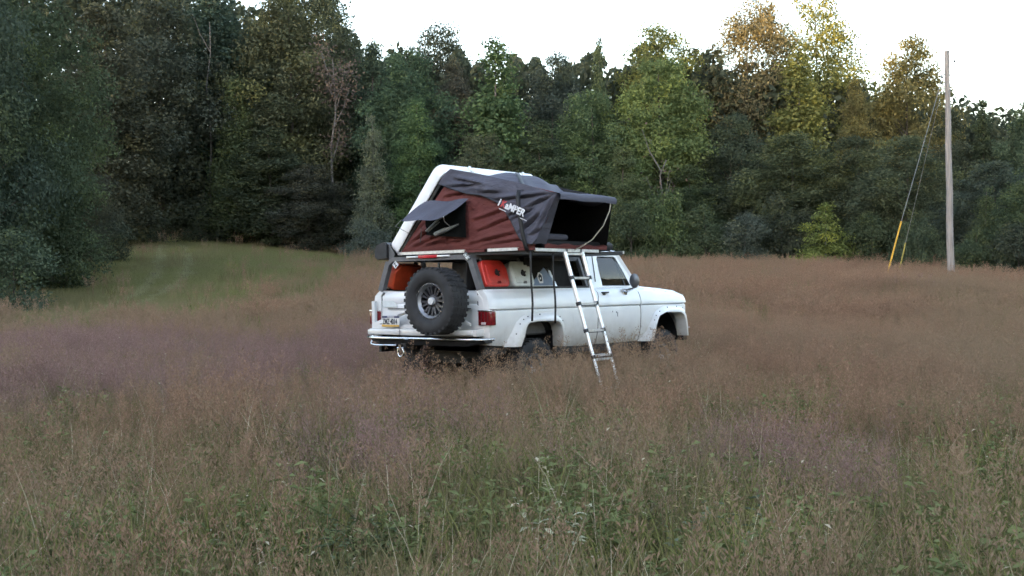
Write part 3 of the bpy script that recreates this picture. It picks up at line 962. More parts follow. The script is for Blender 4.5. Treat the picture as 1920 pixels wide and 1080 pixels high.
def add_wheel(name, matrix, label=None):
    e = bpy.data.objects.new(name, None)
    link(e, truck)
    e.matrix_local = matrix
    if label:
        e["label"] = label
    for nm, me in WHEEL:
        o = link(bpy.data.objects.new(nm, me), e)
        if nm == "rim_bolts":
            o["kind"] = "stuff"
    return e
RX = Matrix.Rotation(math.pi / 2, 4, 'X')       # local Z -> -Y (right flank)
LX = Matrix.Rotation(-math.pi / 2, 4, 'X')
for xa in (.93, 3.98):
    add_wheel("wheel", Matrix.Translation((xa, .17, .44)) @ RX)
    add_wheel("wheel", Matrix.Translation((xa, 1.83, .44)) @ LX)
RY = Matrix.Rotation(-math.pi / 2, 4, 'Y')      # local Z -> -X (tail)
add_wheel("spare_wheel", Matrix.Translation((-.29, .60, 1.335)) @ RY @ Matrix.Rotation(.2, 4, 'Z'), "spare wheel with black rim on the tailgate carrier")

# ---------------------------------------------------------------- tail
tg = MB()
def gate(y, z):
    x = 0.0 + (0.02 if z > 1.30 else 0) * 0
    if z > 1.30: x = .03 - .02 * math.sin((z - 1.30) / .16 * math.pi) + .03 * ((z - 1.30) / .16) ** 3
    elif z > 1.285: x = .035
    elif .98 < z < 1.22 and .30 < y < 1.70: x = .028
    else: x = .008
    return (x, y, z)
sheet([(.185, .93), (1.815, .93), (1.815, 1.455), (.185, 1.455)], .06, gate, rows=[.96, .975, .985, 1.05, 1.12, 1.20, 1.215, 1.225, 1.25, 1.28, 1.287, 1.295, 1.302, 1.33, 1.37, 1.41, 1.44], mb=tg)
tg.box(.04, .09, .185, 1.815, .93, 1.452)
tg.build("tailgate", M["paint"], truck, 30)
MB().box(-.002, .006, .30, 1.70, 1.232, 1.244).build("tailgate_trim", M["cage"], truck)
# corner posts carrying the lamps (the flank's rounded end, seen from behind)
cp = MB()
sheet([(0.02, .80), (.178, .80), (.178, 1.46), (.16, 1.46), (0.13, 1.455), (.06, 1.40), (.03, 1.30), (.02, 1.217)], .05, lambda y, z: (.004 + (0.10 - math.sqrt(max(0, .01 - (.1 - min(y + .02, .1)) ** 2))) * .9 if y < .08 else .004, y + .004, z), mb=cp)
both(cp, "tail_corner", M["paint"], 30)
for sgn in (0, 1):
    f = (lambda y: y) if not sgn else (lambda y: 2.0 - y)
    def ybox(mb, x0, x1, ya, yb, z0, z1, r=.006):
        return mb.bbox(x0, x1, min(f(ya), f(yb)), max(f(ya), f(yb)), z0, z1, r)
    tl = ybox(MB(), -.022, .10, -.012, .172, 1.036, 1.212, .012).build("tail_light", M["lens"], truck, 40)
    ybox(MB(), -.026, .02, -.016, .176, 1.203, 1.220, .004).build("lamp_trim", M["chrome"], tl, 40)
    ybox(MB(), -.027, .0, .05, .12, 1.045, 1.075, .004).build("reverse_lens", M["lens_white"], tl, 40)
    for k in range(3):
        ybox(MB(), -.025, .0, .015 + k * .05, .018 + k * .05, 1.08, 1.20, .001).build("lens_rib", M["black"], tl)

# bumper: white box section over a chrome lip and a dark lower apron
MB().bbox(-.13, .02, .10, 1.92, .905, .985, .012).build("bumper_beam", M["paint"], truck, 40)
MB().bbox(-.16, .0, 1.36, 1.915, .912, .975, .01).bbox(-.16, .0, .16, .62, .92, .985, .01).build("bumper_step", M["paint"], truck, 40)
lip = MB()
lip.tube([(.10, .03, .868), (-.10, .06, .868), (-.19, .22, .870), (-.20, .6, .872), (-.20, 1.5, .872), (-.19, 1.78, .874), (-.12, 1.95, .874), (.03, 2.02, .874)], .018, 8)
lip.build("bumper_lip", M["chrome"], truck, 50)
ap = MB()
prof = [(.02, -.10), (.25, -.18), (1.7, -.18), (1.90, -.12), (2.0, -.02)]
vs, fs = [], []
for y, x in prof:
    lo = .79 if .2 < y < 1.85 else .83
    vs += [(x, y, .865), (x + .03, y, lo), (x + .16, y, lo), (x + .16, y, .865)]
for i in range(len(prof) - 1):
    for j in range(4):
        fs.append((i * 4 + j, i * 4 + (j + 1) % 4, (i + 1) * 4 + (j + 1) % 4, (i + 1) * 4 + j))
fs += [(0, 1, 2, 3), tuple(len(vs) - 4 + j for j in (3, 2, 1, 0))]
ap.add(vs, fs).build("bumper_apron", M["black"], truck)
MB().tube([(.0, 2.0, .82), (-.10, 1.92, .79), (-.165, 1.75, .78), (-.165, 1.40, .784)], .009, 6).build("apron_trim", M["chrome"], truck, 50)
# hitch, receiver and bow shackle
MB().box(-.20, .2, 1.20, 1.29, .72, .81).build("hitch_receiver", M["black"], truck)
sh = MB()
ring = [(-.245, 1.245 + .048 * math.sin(a), .70 - .052 * math.cos(a) + (.012 if abs(a) > 2.2 else 0)) for a in np.linspace(-2.5, 2.5, 17)]
sh.tube(ring, .014, 8)
sh.tube([(-.245, 1.19, .755), (-.245, 1.30, .755)], .013, 8)
sh.box(-.26, -.19, 1.225, 1.265, .735, .80)
sh.build("bow_shackle", M["chrome"], truck, 50)
MB().tube([(.0, 1.1, .78), (-.05, 1.12, .62), (-.02, 1.16, .50)], .02, 6).build("tow_chain", M["black"], truck, 50)

# swing-out spare carrier
c = MB()
c.bar((-.06, 1.885, .985), (-.06, 1.885, 1.335), .05, .045, up=(1, 0, 0))
c.build("carrier_post", M["paint"], truck)
MB().bar((-.07, 1.88, 1.015), (-.07, .42, 1.015), .045, .05).build("carrier_arm", M["paint"], truck)
MB().bar((-.075, 1.86, 1.04), (-.09, .95, 1.30), .04, .045).build("carrier_brace", M["paint"], truck)
MB().bar((-.075, .24, 1.045), (-.08, .52, 1.16), .025, .03).build("carrier_brace", M["paint"], truck)
MB().bar((-.03, .6, 1.0), (-.03, .6, 1.40), .14, .02, up=(1, 0, 0)).bar((-.02, .6, 1.335), (-.25, .6, 1.335), .12, .12).build("spare_mount", M["paint"], truck)
lt = MB().prism([(1.56, 1.14), (1.40, 1.215), (1.30, 1.225), (1.28, 1.195), (1.40, 1.165), (1.46, 1.12), (1.52, 1.115)], (-.125, -.105), axis=0)
lt.build("carrier_latch", M["paint"], truck)
MB().bbox(-.09, -.05, 1.86, 1.91, .965, .99, .004).build("hinge_pin", M["chrome"], truck)
MB().prism([(1.80, 1.255), (1.53, 1.255), (1.55, 1.30), (1.62, 1.335), (1.80, 1.34)], (-.004, .004), axis=0).build("tailgate_plate", M["white_plastic"], truck)

# registration plate, its lettering as it reads on the photograph
pl = MB().bbox(-.142, -.136, 1.365, 1.672, 1.012, 1.150, .003).build("licence_plate", M["plate_white"], truck)
MB().box(-.1445, -.1405, 1.367, 1.670, 1.124, 1.149).build("plate_band", M["plate_blue"], pl)
MB().box(-.1445, -.1405, 1.367, 1.670, 1.013, 1.037).build("plate_band", M["plate_yellow"], pl)
MB().box(-.1465, -.1440, 1.45, 1.57, 1.132, 1.141).build("plate_state_line", M["white_ink"], pl)
def text(name, body, mat, parent, size, matrix, shear=0.0, extrude=.0012, bold=0.0, sx=1.0):
    cu = bpy.data.curves.new(name, 'FONT')
    cu.body = body
    cu.size = size
    cu.shear = shear
    cu.extrude = extrude
    cu.offset = bold
    cu.align_x = 'LEFT'
    cu.materials.append(mat)
    tmp = bpy.data.objects.new("lettering_source", cu)
    COL.objects.link(tmp)
    bpy.context.view_layer.update()
    me = bpy.data.meshes.new_from_object(tmp.evaluated_get(bpy.context.evaluated_depsgraph_get()))
    bpy.data.objects.remove(tmp)
    o = bpy.data.objects.new(name, me)
    link(o, parent)
    o.matrix_local = matrix @ Matrix.Diagonal((sx, 1, 1, 1))
    return o
# text plane facing the tail: text x -> -y, text y -> z, text normal -> -x
TAIL = Matrix(((0, 0, -1, 0), (-1, 0, 0, 0), (0, 1, 0, 0), (0, 0, 0, 1)))
text("plate_text", "ZMZ·4014", M["ink"], pl, .098, Matrix.Translation((-.146, 1.655, 1.046)) @ TAIL, bold=.002, sx=.60)
for y, z in ((1.65, 1.137), (1.385, 1.137)):
    MB().lathe([(.006, 0), (.005, .003), (0, .004)], 8, Matrix.Translation((-.1445, y, z)) @ RY).build("plate_screw", M["chrome"], pl)

# ---------------------------------------------------------------- cab
def yin(z):
    return .13 + .30 * (z - 1.46)
def cabp(x, z, off=0.0):
    return (x, yin(z) + off, z)
gl_o = [(2.57, 1.492), (2.592, 1.86), (2.62, 1.897), (3.02, 1.897), (3.06, 1.885), (3.262, 1.50), (3.25, 1.49)]
frame_out = [(2.345, 1.462), (2.43, 1.93), (2.47, 1.955), (3.07, 1.955), (3.10, 1.93), (3.40, 1.462)]
# window surround: ring between frame_out and gl_o, resampled by angle
def resample(poly, n):
    P = [Vector((a, b)) for a, b in poly]
    L = [(P[(i + 1) % len(P)] - P[i]).length for i in range(len(P))]
    T = sum(L); out = []
    for k in range(n):
        d = T * k / n; i = 0
        while d > L[i]:
            d -= L[i]; i += 1
        out.append(P[i].lerp(P[(i + 1) % len(P)], d / L[i]))
    return out
for sgn, dr in enumerate(doors):
    hole = [Vector(p) for p in gl_o]
    cen = Vector((2.83, 1.69))
    angs = sorted(set([math.atan2(p[1] - cen.y, p[0] - cen.x) for p in gl_o + frame_out] + [k * math.pi / 24 for k in range(-23, 25)]))
    def ray(poly, a):
        d = Vector((math.cos(a), math.sin(a))); best = None
        for i in range(len(poly)):
            p, q_ = Vector(poly[i]), Vector(poly[(i + 1) % len(poly)])
            e = q_ - p
            den = d.x * e.y - d.y * e.x
            if abs(den) < 1e-9: continue
            t = ((p.x - cen.x) * e.y - (p.y - cen.y) * e.x) / den
            u_ = ((p.x - cen.x) * d.y - (p.y - cen.y) * d.x) / den
            if t > 0 and -1e-6 <= u_ <= 1 + 1e-6: best = t if best is None else min(best, t)
        return cen + d * best
    mb = MB(); vs = []; fs = []
    for a in angs:
        o_, i_ = ray(frame_out, a), ray(gl_o, a)
        mid = i_.lerp(o_, .15)
        vs += [cabp(o_.x, o_.y), cabp(mid.x, mid.y, -.004), cabp(i_.x, i_.y, .0), cabp(i_.x, i_.y, .03)]
    n = len(angs)
    for i in range(n):
        j = (i + 1) % n
        for k in range(3):
            fs.append((i * 4 + k, i * 4 + k + 1, j * 4 + k + 1, j * 4 + k))
    mb.add(vs, fs)
    if sgn: mb = mb.mirror_y()
    mb.build("window_surround", M["paint"], dr, 30)
    g = sheet(gl_o, .05, lambda x, z: cabp(x, z, .020 - .030 * math.sin(math.pi * (z - 1.49) / .41)))
    if sgn: g = g.mirror_y()
    g.build("door_glass", M["glass"], dr, 80)
    sl = MB().tube([cabp(x, z, .008) for x, z in gl_o + [gl_o[0]]], .008, 6)
    if sgn: sl = sl.mirror_y()
    sl.build("window_seal", M["black"], dr, 60)
    dv = MB().bar(cabp(3.045, 1.893, .012), cabp(3.135, 1.492, .012), .022, .02, up=(0, 1, 0))
    if sgn: dv = dv.mirror_y()
    dv.build("vent_window_bar", M["black"], dr)
    sm = MB().tube([cabp(2.505, 1.935, -.006), cabp(2.455, 1.70, -.006), cabp(2.42, 1.55, -.006)], .007, 6)
    if sgn: sm = sm.mirror_y()
    sm.build("door_seam", M["black"], dr, 60)
    hd = MB().bbox(2.40, 2.56, inset(2.5, 1.405) - .03, inset(2.5, 1.405) - .008, 1.395, 1.412, .004).bbox(2.42, 2.47, inset(2.5, 1.38) - .02, inset(2.5, 1.38) + .02, 1.365, 1.396, .004)
    if sgn: hd = hd.mirror_y()
    hd.build("door_handle", M["black"], dr)
    # door mirror: chrome head on a V bracket
    mr = MB()
    my = .0
    mr.lathe([(0.0, -.03), (.07, -.026), (.095, -.005), (.095, .012), (.085, .02), (0, .02)], 20,
             Matrix.Translation((2.925, -.15, 1.556)) @ Matrix.Rotation(math.radians(-62), 4, 'Z') @ Matrix.Diagonal((.72, .7, 1.05, 1)) @ Matrix.Rotation(math.pi / 2, 4, 'X'))
    if sgn: mr = mr.mirror_y()
    mo = mr.build("door_mirror", M["mirror_back"], dr, 50)
    br = MB().tube([(2.965, -.14, 1.48), (2.98, -.08, 1.44), (3.0, .03, 1.40)], .012, 6).tube([(2.965, -.14, 1.48), (2.94, -.10, 1.45), (2.92, .02, 1.43)], .011, 6)
    br.prism([(2.89, 1.445), (3.04, 1.445), (3.01, 1.36), (2.97, 1.345)], (.03, .065), axis=1)
    if sgn: br = br.mirror_y()
    br.build("mirror_bracket", M["chrome"], mo, 50)

# roof skin, back wall, pillars, glass
roof = MB()
def roofmap(x, y):
    e = min(y - .28, 1.72 - y) / .10
    e = max(0, min(1, e)); e = math.sqrt(max(0, 1 - (1 - e) ** 2))
    fx = max(0, min(1, (3.10 - x) / .12)); fx = math.sqrt(max(0, 1 - (1 - fx) ** 2))
    return (x, y, 1.95 + .035 * e * (0.6 + 0.4 * fx) + .02 * (1 - ((y - 1) / .72) ** 2))
sheet([(2.43, .28), (3.10, .28), (3.10, 1.72), (2.43, 1.72)], .08, roofmap, mb=roof)
roof.build("cab_roof", M["paint"], truck, 60)
bw = MB()
wx = 2.36
bw.prism([(.135, 1.40), (.135, 1.47), (.265, 1.92), (.30, 1.955), (.34, 1.965), (.325, 1.90), (.20, 1.48), (.20, 1.40)], (wx, wx + .06), axis=0)
bw2 = bw.mirror_y()
bw.add(bw2.v, bw2.f)
bw.box(wx, wx + .06, .20, 1.80, 1.40, 1.48).box(wx, wx + .06, .325, 1.675, 1.90, 1.985).box(wx, wx + .06, .21, 1.79, .93, 1.40)
bwo = bw.build("cab_back_wall", M["paint"], truck)
MB().prism([(.20, 1.48), (.325, 1.90), (1.675, 1.90), (1.80, 1.48)], (wx + .028, wx + .034), axis=0).build("back_window", M["glass"], bwo)
wf = [(wx - .005, .205, 1.488), (wx - .005, .325, 1.895), (wx - .005, 1.675, 1.895), (wx - .005, 1.795, 1.488)]
for k in range(4):
    MB().bar(wf[k], wf[(k + 1) % 4], .02, .03, up=(1, 0, 0)).build("window_seal", M["black"], bwo)
ws = MB()
ws.add([(3.46, .16, 1.455), (3.46, 1.84, 1.455), (3.12, 1.70, 1.945), (3.12, .30, 1.945)], [(0, 1, 2, 3)])
wso = ws.build("windscreen", M["clear_glass"], truck)
both(MB().bar((3.455, .145, 1.455), (3.105, .285, 1.952), .05, .05), "windscreen_pillar", M["paint"], None)
MB().bar((3.10, .28, 1.962), (3.10, 1.72, 1.962), .06, .03).build("roof_header", M["paint"], truck)
both(MB().tube([(3.10, .295, 1.972), (2.9, .285, 1.985), (2.5, .285, 1.985)], .010, 6), "drip_rail", M["chrome"], 60)
# cab inside
MB().box(2.4, 3.45, .14, 1.86, .72, .80).box(3.30, 3.46, .16, 1.84, 1.25, 1.46).box(2.42, 3.4, .145, .16, .8, 1.45).box(2.42, 3.4, 1.84, 1.855, .8, 1.45).build("cab_floor", M["dark"], truck)
MB().bbox(2.50, 3.02, .25, 1.75, .98, 1.14, .04).bbox(2.46, 2.62, .25, 1.75, 1.10, 1.60, .04).build("bench_seat", M["seat"], truck, 50)
tor = Matrix.Translation((3.12, 1.42, 1.42)) @ Matrix.Rotation(math.radians(-65), 4, 'Y')
MB().lathe([(.19 + .013 * math.cos(a), .013 * math.sin(a)) for a in np.linspace(0, 2 * math.pi, 9)], 24, tor).bar((3.12, 1.24, 1.42), (3.12, 1.60, 1.42), .02, .02).build("steering_wheel", M["black"], truck, 60)

# bonnet, grille and front end
hood = MB()
def hoodmap(x, y):
    e = max(0, min(1, min(y - .126, 1.874 - y) / .05)); e = math.sqrt(max(0, 1 - (1 - e) ** 2))
    z = top_z(x) + .028 * e + .012 * (1 - abs(y - 1) / .9)
    if x > 4.58: z -= (x - 4.58) ** 2 * 2.2
    return (x, y, z)
sheet([(3.44, .126), (4.54, .126), (4.66, .20), (4.70, .45), (4.71, 1.0), (4.70, 1.55), (4.66, 1.80), (4.54, 1.874), (3.44, 1.874)], .09, hoodmap, mb=hood)
hood.build("bonnet", M["paint"], truck, 60)
MB().prism([(4.60, .08), (4.70, .30), (4.715, 1.0), (4.70, 1.70), (4.60, 1.92), (4.55, 1.92), (4.55, .08)], (.82, 1.345), axis=2).build("front_panel", M["paint"], truck)
gr = MB().box(4.705, 4.73, .28, 1.72, .98, 1.26).build("grille", M["black"], truck)
for k in range(4):
    MB().box(4.728, 4.736, .30, 1.70, 1.02 + k * .06, 1.03 + k * .06).build("grille_bar", M["chrome"], gr)
for y in (.30, 1.70):
    for z in (1.06, 1.19):
        MB().bbox(4.71, 4.745, y - .10, y + .10, z - .055, z + .055, .01).build("headlight", M["lens_white"], truck)
MB().bbox(4.68, 4.80, .12, 1.88, .66, .84, .02).build("front_bumper", M["chrome"], truck, 40)
MB().tube([(4.56, .0, .86), (4.60, -.03, .86)], .010, 6).build("side_marker", M["lens_white"], truck)

# ---------------------------------------------------------------- bed cage
cg = MB()
def post(mb, y0, z0, y1, z1, x0=.02, x1=.02, w=.05, d=.07):
    return mb.bar((x0, y0, z0), (x1, y1, z1), d, w, up=(0, 1, 0))
for f in (lambda y: y, lambda y: 2.0 - y):
    MB().bar((.03, f(.165), 1.465), (.03, f(.305), 1.83), .07, .075, up=(0, 1, 0)).bar((.03, f(.298), 1.80), (.03, f(.40), 1.875), .066, .05, up=(0, 1, 0)).build("cage_post", M["cage"], truck)
    MB().bar((.03, f(.35), 1.86), (2.30, f(.35), 1.86), .05, .05).build("cage_rail", M["cage"], truck)
    MB().bar((2.26, f(.19), 1.465), (2.26, f(.33), 1.86), .05, .05, up=(1, 0, 0)).build("cage_post", M["cage"], truck)
    MB().bar((.06, f(.175), 1.482), (2.30, f(.175), 1.482), .05, .03).build("rail_strip", M["black"], truck)
    MB().bar((.95, f(.33), 1.86), (1.06, f(.175), 1.475), .035, .02, up=(0, 1, 0)).build("cage_strut", M["alu"], truck)
    MB().bar((1.50, f(.33), 1.84), (1.56, f(.175), 1.475), .04, .02, up=(0, 1, 0)).build("cage_strut", M["alu"], truck)
MB().bar((.03, .38, 1.865), (.03, 1.62, 1.865), .07, .055).build("cage_crossbar", M["cage"], truck)
MB().bar((1.2, .34, 1.86), (1.2, 1.66, 1.86), .05, .05).build("cage_crossbar", M["cage"], truck)
MB().bar((2.26, .34, 1.86), (2.26, 1.66, 1.86), .05, .05).build("cage_crossbar", M["cage"], truck)
MB().bar((.10, 1.18, 1.84), (.75, 1.66, 1.50), .05, .05).build("cage_brace", M["cage"], truck)
bl = MB().bbox(-.035, .0, .82, 1.13, 1.866, 1.905, .006).build("high_brake_light", M["lens_bright"], truck, 40)
for y in (.72, 1.24):
    MB().bbox(-.03, .0, y - .10, y + .10, 1.872, 1.896, .005).build("light_bracket", M["alu"], bl, 40)
rg = MB().tube([(-.03, .34 + .022 * math.cos(a), 1.895 + .03 * math.sin(a)) for a in np.linspace(0, 2 * math.pi, 13)], .006, 6)
rg.build("tie_ring", M["chrome"], truck, 60)
MB().bar((-.02, .37, 1.90), (-.02, .31, 1.84), .03, .03).build("tie_bracket", M["white_plastic"], truck)
lk = MB()
for k in range(9):
    lk.bbox(.045, .06, .315 - k * .014 - .006, .315 - k * .014 + .006, 1.76 - k * .03 - .012, 1.76 - k * .03 + .012, .003)
lk.build("hanging_chain", M["chrome"], truck)
# dark box and boards added inside the cage to stand for its shade
MB().bbox(.42, 2.25, .44, .98, .94, 1.82, .02).build("shade_box", M["black"], truck)
MB().prism([(.93, 1.86), (1.54, 1.86), (1.50, 1.70), (1.32, 1.755), (1.02, 1.505), (.97, 1.50)], (.215, .225), axis=1).build("shade_board", M["dark"], truck)
MB().box(.06, 2.2, .41, .425, 1.0, 1.86).build("shade_board", M["dark"], truck)
tri = MB().prism([(1.30, 1.735), (1.47, 1.60), (1.495, 1.50), (1.02, 1.50), (1.05, 1.535)], (.175, .19), axis=1).build("side_window_panel", M["blue_panel"], truck)
MB().bar((1.02, .172, 1.502), (1.50, .172, 1.502), .01, .008).build("panel_edge", M["alu"], tri)
# emblem sticker on the panel: pale jagged outline around a dark mark
st = [(1.17, 1.69), (1.20, 1.695), (1.25, 1.668), (1.275, 1.60), (1.275, 1.555), (1.205, 1.553), (1.17, 1.60), (1.15, 1.645)]
st = [(x, z - .018) for x, z in st]
MB().prism(st, (.170, .1745), axis=1).build("sticker", M["white_ink"], tri)
cx, cz = 1.213, 1.608
MB().prism([(cx + (x - cx) * .66, cz + (z - cz) * .66) for x, z in st], (.168, .1695), axis=1).build("sticker_mark", M["ink"], tri)
MB().box(1.20, 1.225, .1665, .1675, 1.585, 1.61).build("sticker_mark", M["white_ink"], tri)
# diamond emblem in the cage corner
dm = MB().prism([(1.60, 1.80), (1.545, 1.845), (1.49, 1.795), (1.55, 1.745)], (-.012, -.008), axis=0).build("sticker", M["white_ink"], truck)
for a, b in (((1.575, 1.80), (1.545, 1.825)), ((1.55, 1.765), (1.52, 1.79)), ((1.56, 1.815), (1.535, 1.775))):
    MB().bar((-.0135, a[0], a[1]), (-.0135, b[0], b[1]), .002, .012).build("sticker_mark", M["ink"], dm)
# small dark chips on the door skin
for x, z, h in ((2.62, 1.14, .02), (2.74, 1.10, .06), (2.71, 1.13, .025)):
    MB().bbox(x - .006, x + .006, inset(x, z) - .0025, inset(x, z) + .002, z - h / 2, z + h / 2, .001, 1).build("paint_chip", M["cage"], truck)
# ------------------------------------------------------------------ containers in the bed
def fuel_can(name, matrix, mat, label, cap_mat, w=.47, h=.34, d=.12):
    """A flat moulded container: bevelled slab with notched corners, cap, recessed grip and centre clamp."""
    e = empty(name, label, "fuel can" if mat != "white_plastic" else "water can", "flat cans racked in the bed", matrix)
    poly = [(-w / 2, -h / 2 + .03), (-w / 2 + .03, -h / 2), (w / 2 - .05, -h / 2), (w / 2 - .01, -h / 2 + .04), (w / 2, h / 2 - .10), (w / 2 - .05, h / 2 - .03), (w / 2 - .09, h / 2), (-w / 2 + .05, h / 2), (-w / 2 + .01, h / 2 - .03)]
    bm = bmesh.new()
    lo = [bm.verts.new((x, 0, z)) for x, z in poly]
    f = bm.faces.new(lo)
    r = bmesh.ops.extrude_face_region(bm, geom=[f])
    vs = [g for g in r["geom"] if isinstance(g, bmesh.types.BMVert)]
    bmesh.ops.translate(bm, verts=vs, vec=(0, d, 0))
    bmesh.ops.recalc_face_normals(bm, faces=bm.faces)
    bmesh.ops.bevel(bm, geom=list(bm.edges), offset=.018, segments=3, affect='EDGES', profile=.6)
    bm.verts.index_update()
    o = part("can_body", [v.co[:] for v in bm.verts], [[v.index for v in g.verts] for g in bm.faces], M[mat], e, 45)
    bm.free()
    MB().bbox(-w * .36, w * .30, -.008, .01, -h * .36, h * .34, .006).build("face_panel", M[mat], o, 45)
    for a in (0.35, 1.9):
        c_, s_ = math.cos(a) * .045, math.sin(a) * .045
        MB().bar((-c_, -.025, -s_), (c_, -.025, s_), .02, .02).build("clamp_bar", M["black"], e)
    MB().lathe([(.035, -.02), (.035, .012), (.02, .02), (0, .02)], 14, Matrix.Translation((0, -.012, 0)) @ Matrix.Rotation(math.pi / 2, 4, 'X')).build("clamp_knob", M["black"], e, 40)
    MB().bbox(-w * .05, w * .09, -.012, .004, -h * .40, -h * .30, .004).build("grip_recess", M["cage"] if mat == "white_plastic" else M["lens"], e)
    MB().lathe([(.03, 0), (.03, .03), (.022, .034), (0, .034)], 14, Matrix.Translation((-w * .30, d / 2, h / 2 - .005))).build("filler_cap", M[cap_mat], e, 40)
    return e
CAN = lambda x, y, z, t=0.0: TRUCK_M @ Matrix.Translation((x, y, z)) @ Matrix.Rotation(t, 4, 'X')
fuel_can("fuel_can", CAN(.345, .185, 1.665, -.32), "red", "red fuel can racked on the truck's right side behind the cage post", "black")
fuel_can("water_can", CAN(.86, .185, 1.66, -.32), "white_plastic", "white water can racked beside the red fuel can", "black", w=.44, h=.33)
fuel_can("fuel_can", TRUCK_M @ Matrix.Translation((.36, 1.80, 1.665)) @ Matrix.Rotation(math.pi, 4, 'Z') @ Matrix.Rotation(-.32, 4, 'X'), "orange", "orange-red fuel can racked inside the far left side of the bed", "black", w=.5)

# ------------------------------------------------------------------ roof-top tent
tent = empty("roof_top_tent", "opened hard-shell roof tent in grey and maroon fabric with white shell lid", "tent", matrix=TRUCK_M)
TX0, TX1 = .10, 2.05
S1X, S2X = 0.10, 0.535
HY, HZ = 1.62, 1.95                    # hinge (left side)
LY, LZ = .80, 2.935                     # top edge of the opened lid
AY, AZ = -.97, 2.56                    # awning rail
BY, BZ = -.585, 1.935                  # right edge of the folded-out floor
AX1 = 1.19                             # awning's front end
def wr(p, s=1.0):
    return noise.noise(Vector(p) * s)
# floor and its aluminium edge
MB().box(TX0 + .02, TX1 - .02, BY + .03, HY - .02, 1.885, 1.925).build("tent_floor", M["black"], tent)
for a, b in (((TX0, 1.60, 1.938), (TX0, .47, 1.938)), ((TX0, .10, 1.938), (TX0, -.36, 1.938)), ((TX0 + .03, BY, 1.925), (TX0 + .62, BY, 1.925)), ((TX0 + .66, BY, 1.925), (1.02, BY, 1.925)), ((1.06, BY, 1.925), (1.42, BY, 1.925)), ((TX1, BY + .03, 1.92), (TX1, HY, 1.92))):
    MB().bar(a, b, .03, .036).build("floor_edge", M["alu"], tent)
for x, y in ((TX0, .285), (TX0, -.47)):
    MB().bar((x + .012, y + .185, 1.935), (x + .012, y - .12, 1.935), .035, .03).build("edge_cover", M["maroon"], tent)
# opened shell: a shallow tray, rim toward us
ld = Vector((0, LY - HY, LZ - HZ)); LL = ld.length; ld.normalize()
ln = Vector((0, ld.z, -ld.y))          # outward (left/up) normal of the lid
if ln.y < 0: ln = -ln
def lidp(x, s, d):
    p = Vector((0, HY, HZ)) + ld * s + ln * d
    return (x, p.y, p.z)
def tray(x0, x1, s0, s1, dep, r=.12, n=6):
    pts = []
    for (cx, cs, a0) in ((x1 - r, s1 - r, 0), (x0 + r, s1 - r, 90), (x0 + r * .5, s0 + r * .5, 180), (x1 - r * .5, s0 + r * .5, 270)):
        rr = r if a0 < 180 else r * .5
        for k in range(n + 1):
            a = math.radians(a0 + 90 * k / n)
            pts.append((cx + rr * math.cos(a), cs + rr * math.sin(a)))
    return pts
o_ = tray(TX0 - .02, TX1 + .02, -.02, LL + .02, .15)
cen_x, cen_s = (TX0 + TX1) / 2, LL / 2
def shrink(p, k):
    return (cen_x + (p[0] - cen_x) * (1 - k / 1.0), cen_s + (p[1] - cen_s) * (1 - k / .75))
mb = MB()
rings = [([shrink(p, .03) for p in o_], -.006), ([shrink(p, .004) for p in o_], -.012), (o_, .002), (o_, .13), ([shrink(p, .012) for p in o_], .148), ([shrink(p, .06) for p in o_], .158), ([shrink(p, .2) for p in o_], .165)]
vs, fs = [], []
for ring_, dd in rings:
    vs += [lidp(x, s, dd) for x, s in ring_]
k = len(o_)
for i in range(len(rings) - 1):
    for j in range(k):
        fs.append((i * k + j, i * k + (j + 1) % k, (i + 1) * k + (j + 1) % k, (i + 1) * k + j))
fs.append(tuple((len(rings) - 1) * k + j for j in range(k)))
fs.append(tuple(reversed(range(k))))
mb.add(vs, fs).build("shell_lid", M["shell"], tent, 40)
vs = [lidp(*shrink(p, .031), -.010) for p in o_]
MB().tube(vs + [vs[0]], .010, 6).build("lid_seal", M["black"], tent, 60)
# two lid latches on the upper rim
for x in (.62, 1.72):
    MB().bar(lidp(x, LL + .03, .02), lidp(x, LL + .05, .09), .035, .03).bar(lidp(x + .02, LL + .035, .0), lidp(x + .10, LL - .06, -.03), .018, .018).build("lid_latch", M["alu"], tent)

# rear wall (maroon) with pleats radiating from the floor corners
def crease(y, z, segs, depth, w):
    """Tension folds: sharp valleys along lines across the cloth, fading at their ends, with a swell beside them."""
    o = 0.0
    for (y1, z1), (y2, z2) in segs:
        dy, dz = y2 - y1, z2 - z1
        L2 = dy * dy + dz * dz
        t = ((y - y1) * dy + (z - z1) * dz) / L2
        tc = max(0.0, min(1.0, t))
        sd = ((y - y1) * dz - (z - z1) * dy) / math.sqrt(L2)
        end = math.hypot(y - y1 - tc * dy, z - z1 - tc * dz)
        if end > .16: continue
        fade = math.sin(math.pi * (.12 + .76 * tc)) ** .6
        far_ = max(0.0, end - abs(sd))
        fade *= math.exp(-(far_ / .04) ** 2)
        o += fade * depth * (math.exp(-(sd / w) ** 2) - .55 * math.exp(-((sd - 2.2 * w) / (1.6 * w)) ** 2))
    return o
FLY_FOLDS = [((-.009, 2.514), (-.938, 2.556)), ((-.492, 2.40), (-.945, 2.546)), ((-.669, 2.143), (-.921, 2.499)), ((-.129, 2.318), (-.492, 2.375)), ((-.605, 2.096), (-.778, 2.182)),
             ((.731, 2.728), (.196, 2.719)), ((.555, 2.808), (.196, 2.738)), ((.156, 2.626), (-.093, 2.611)), ((-.30, 2.28), (-.60, 2.40)), ((-.42, 2.14), (-.66, 2.30))]
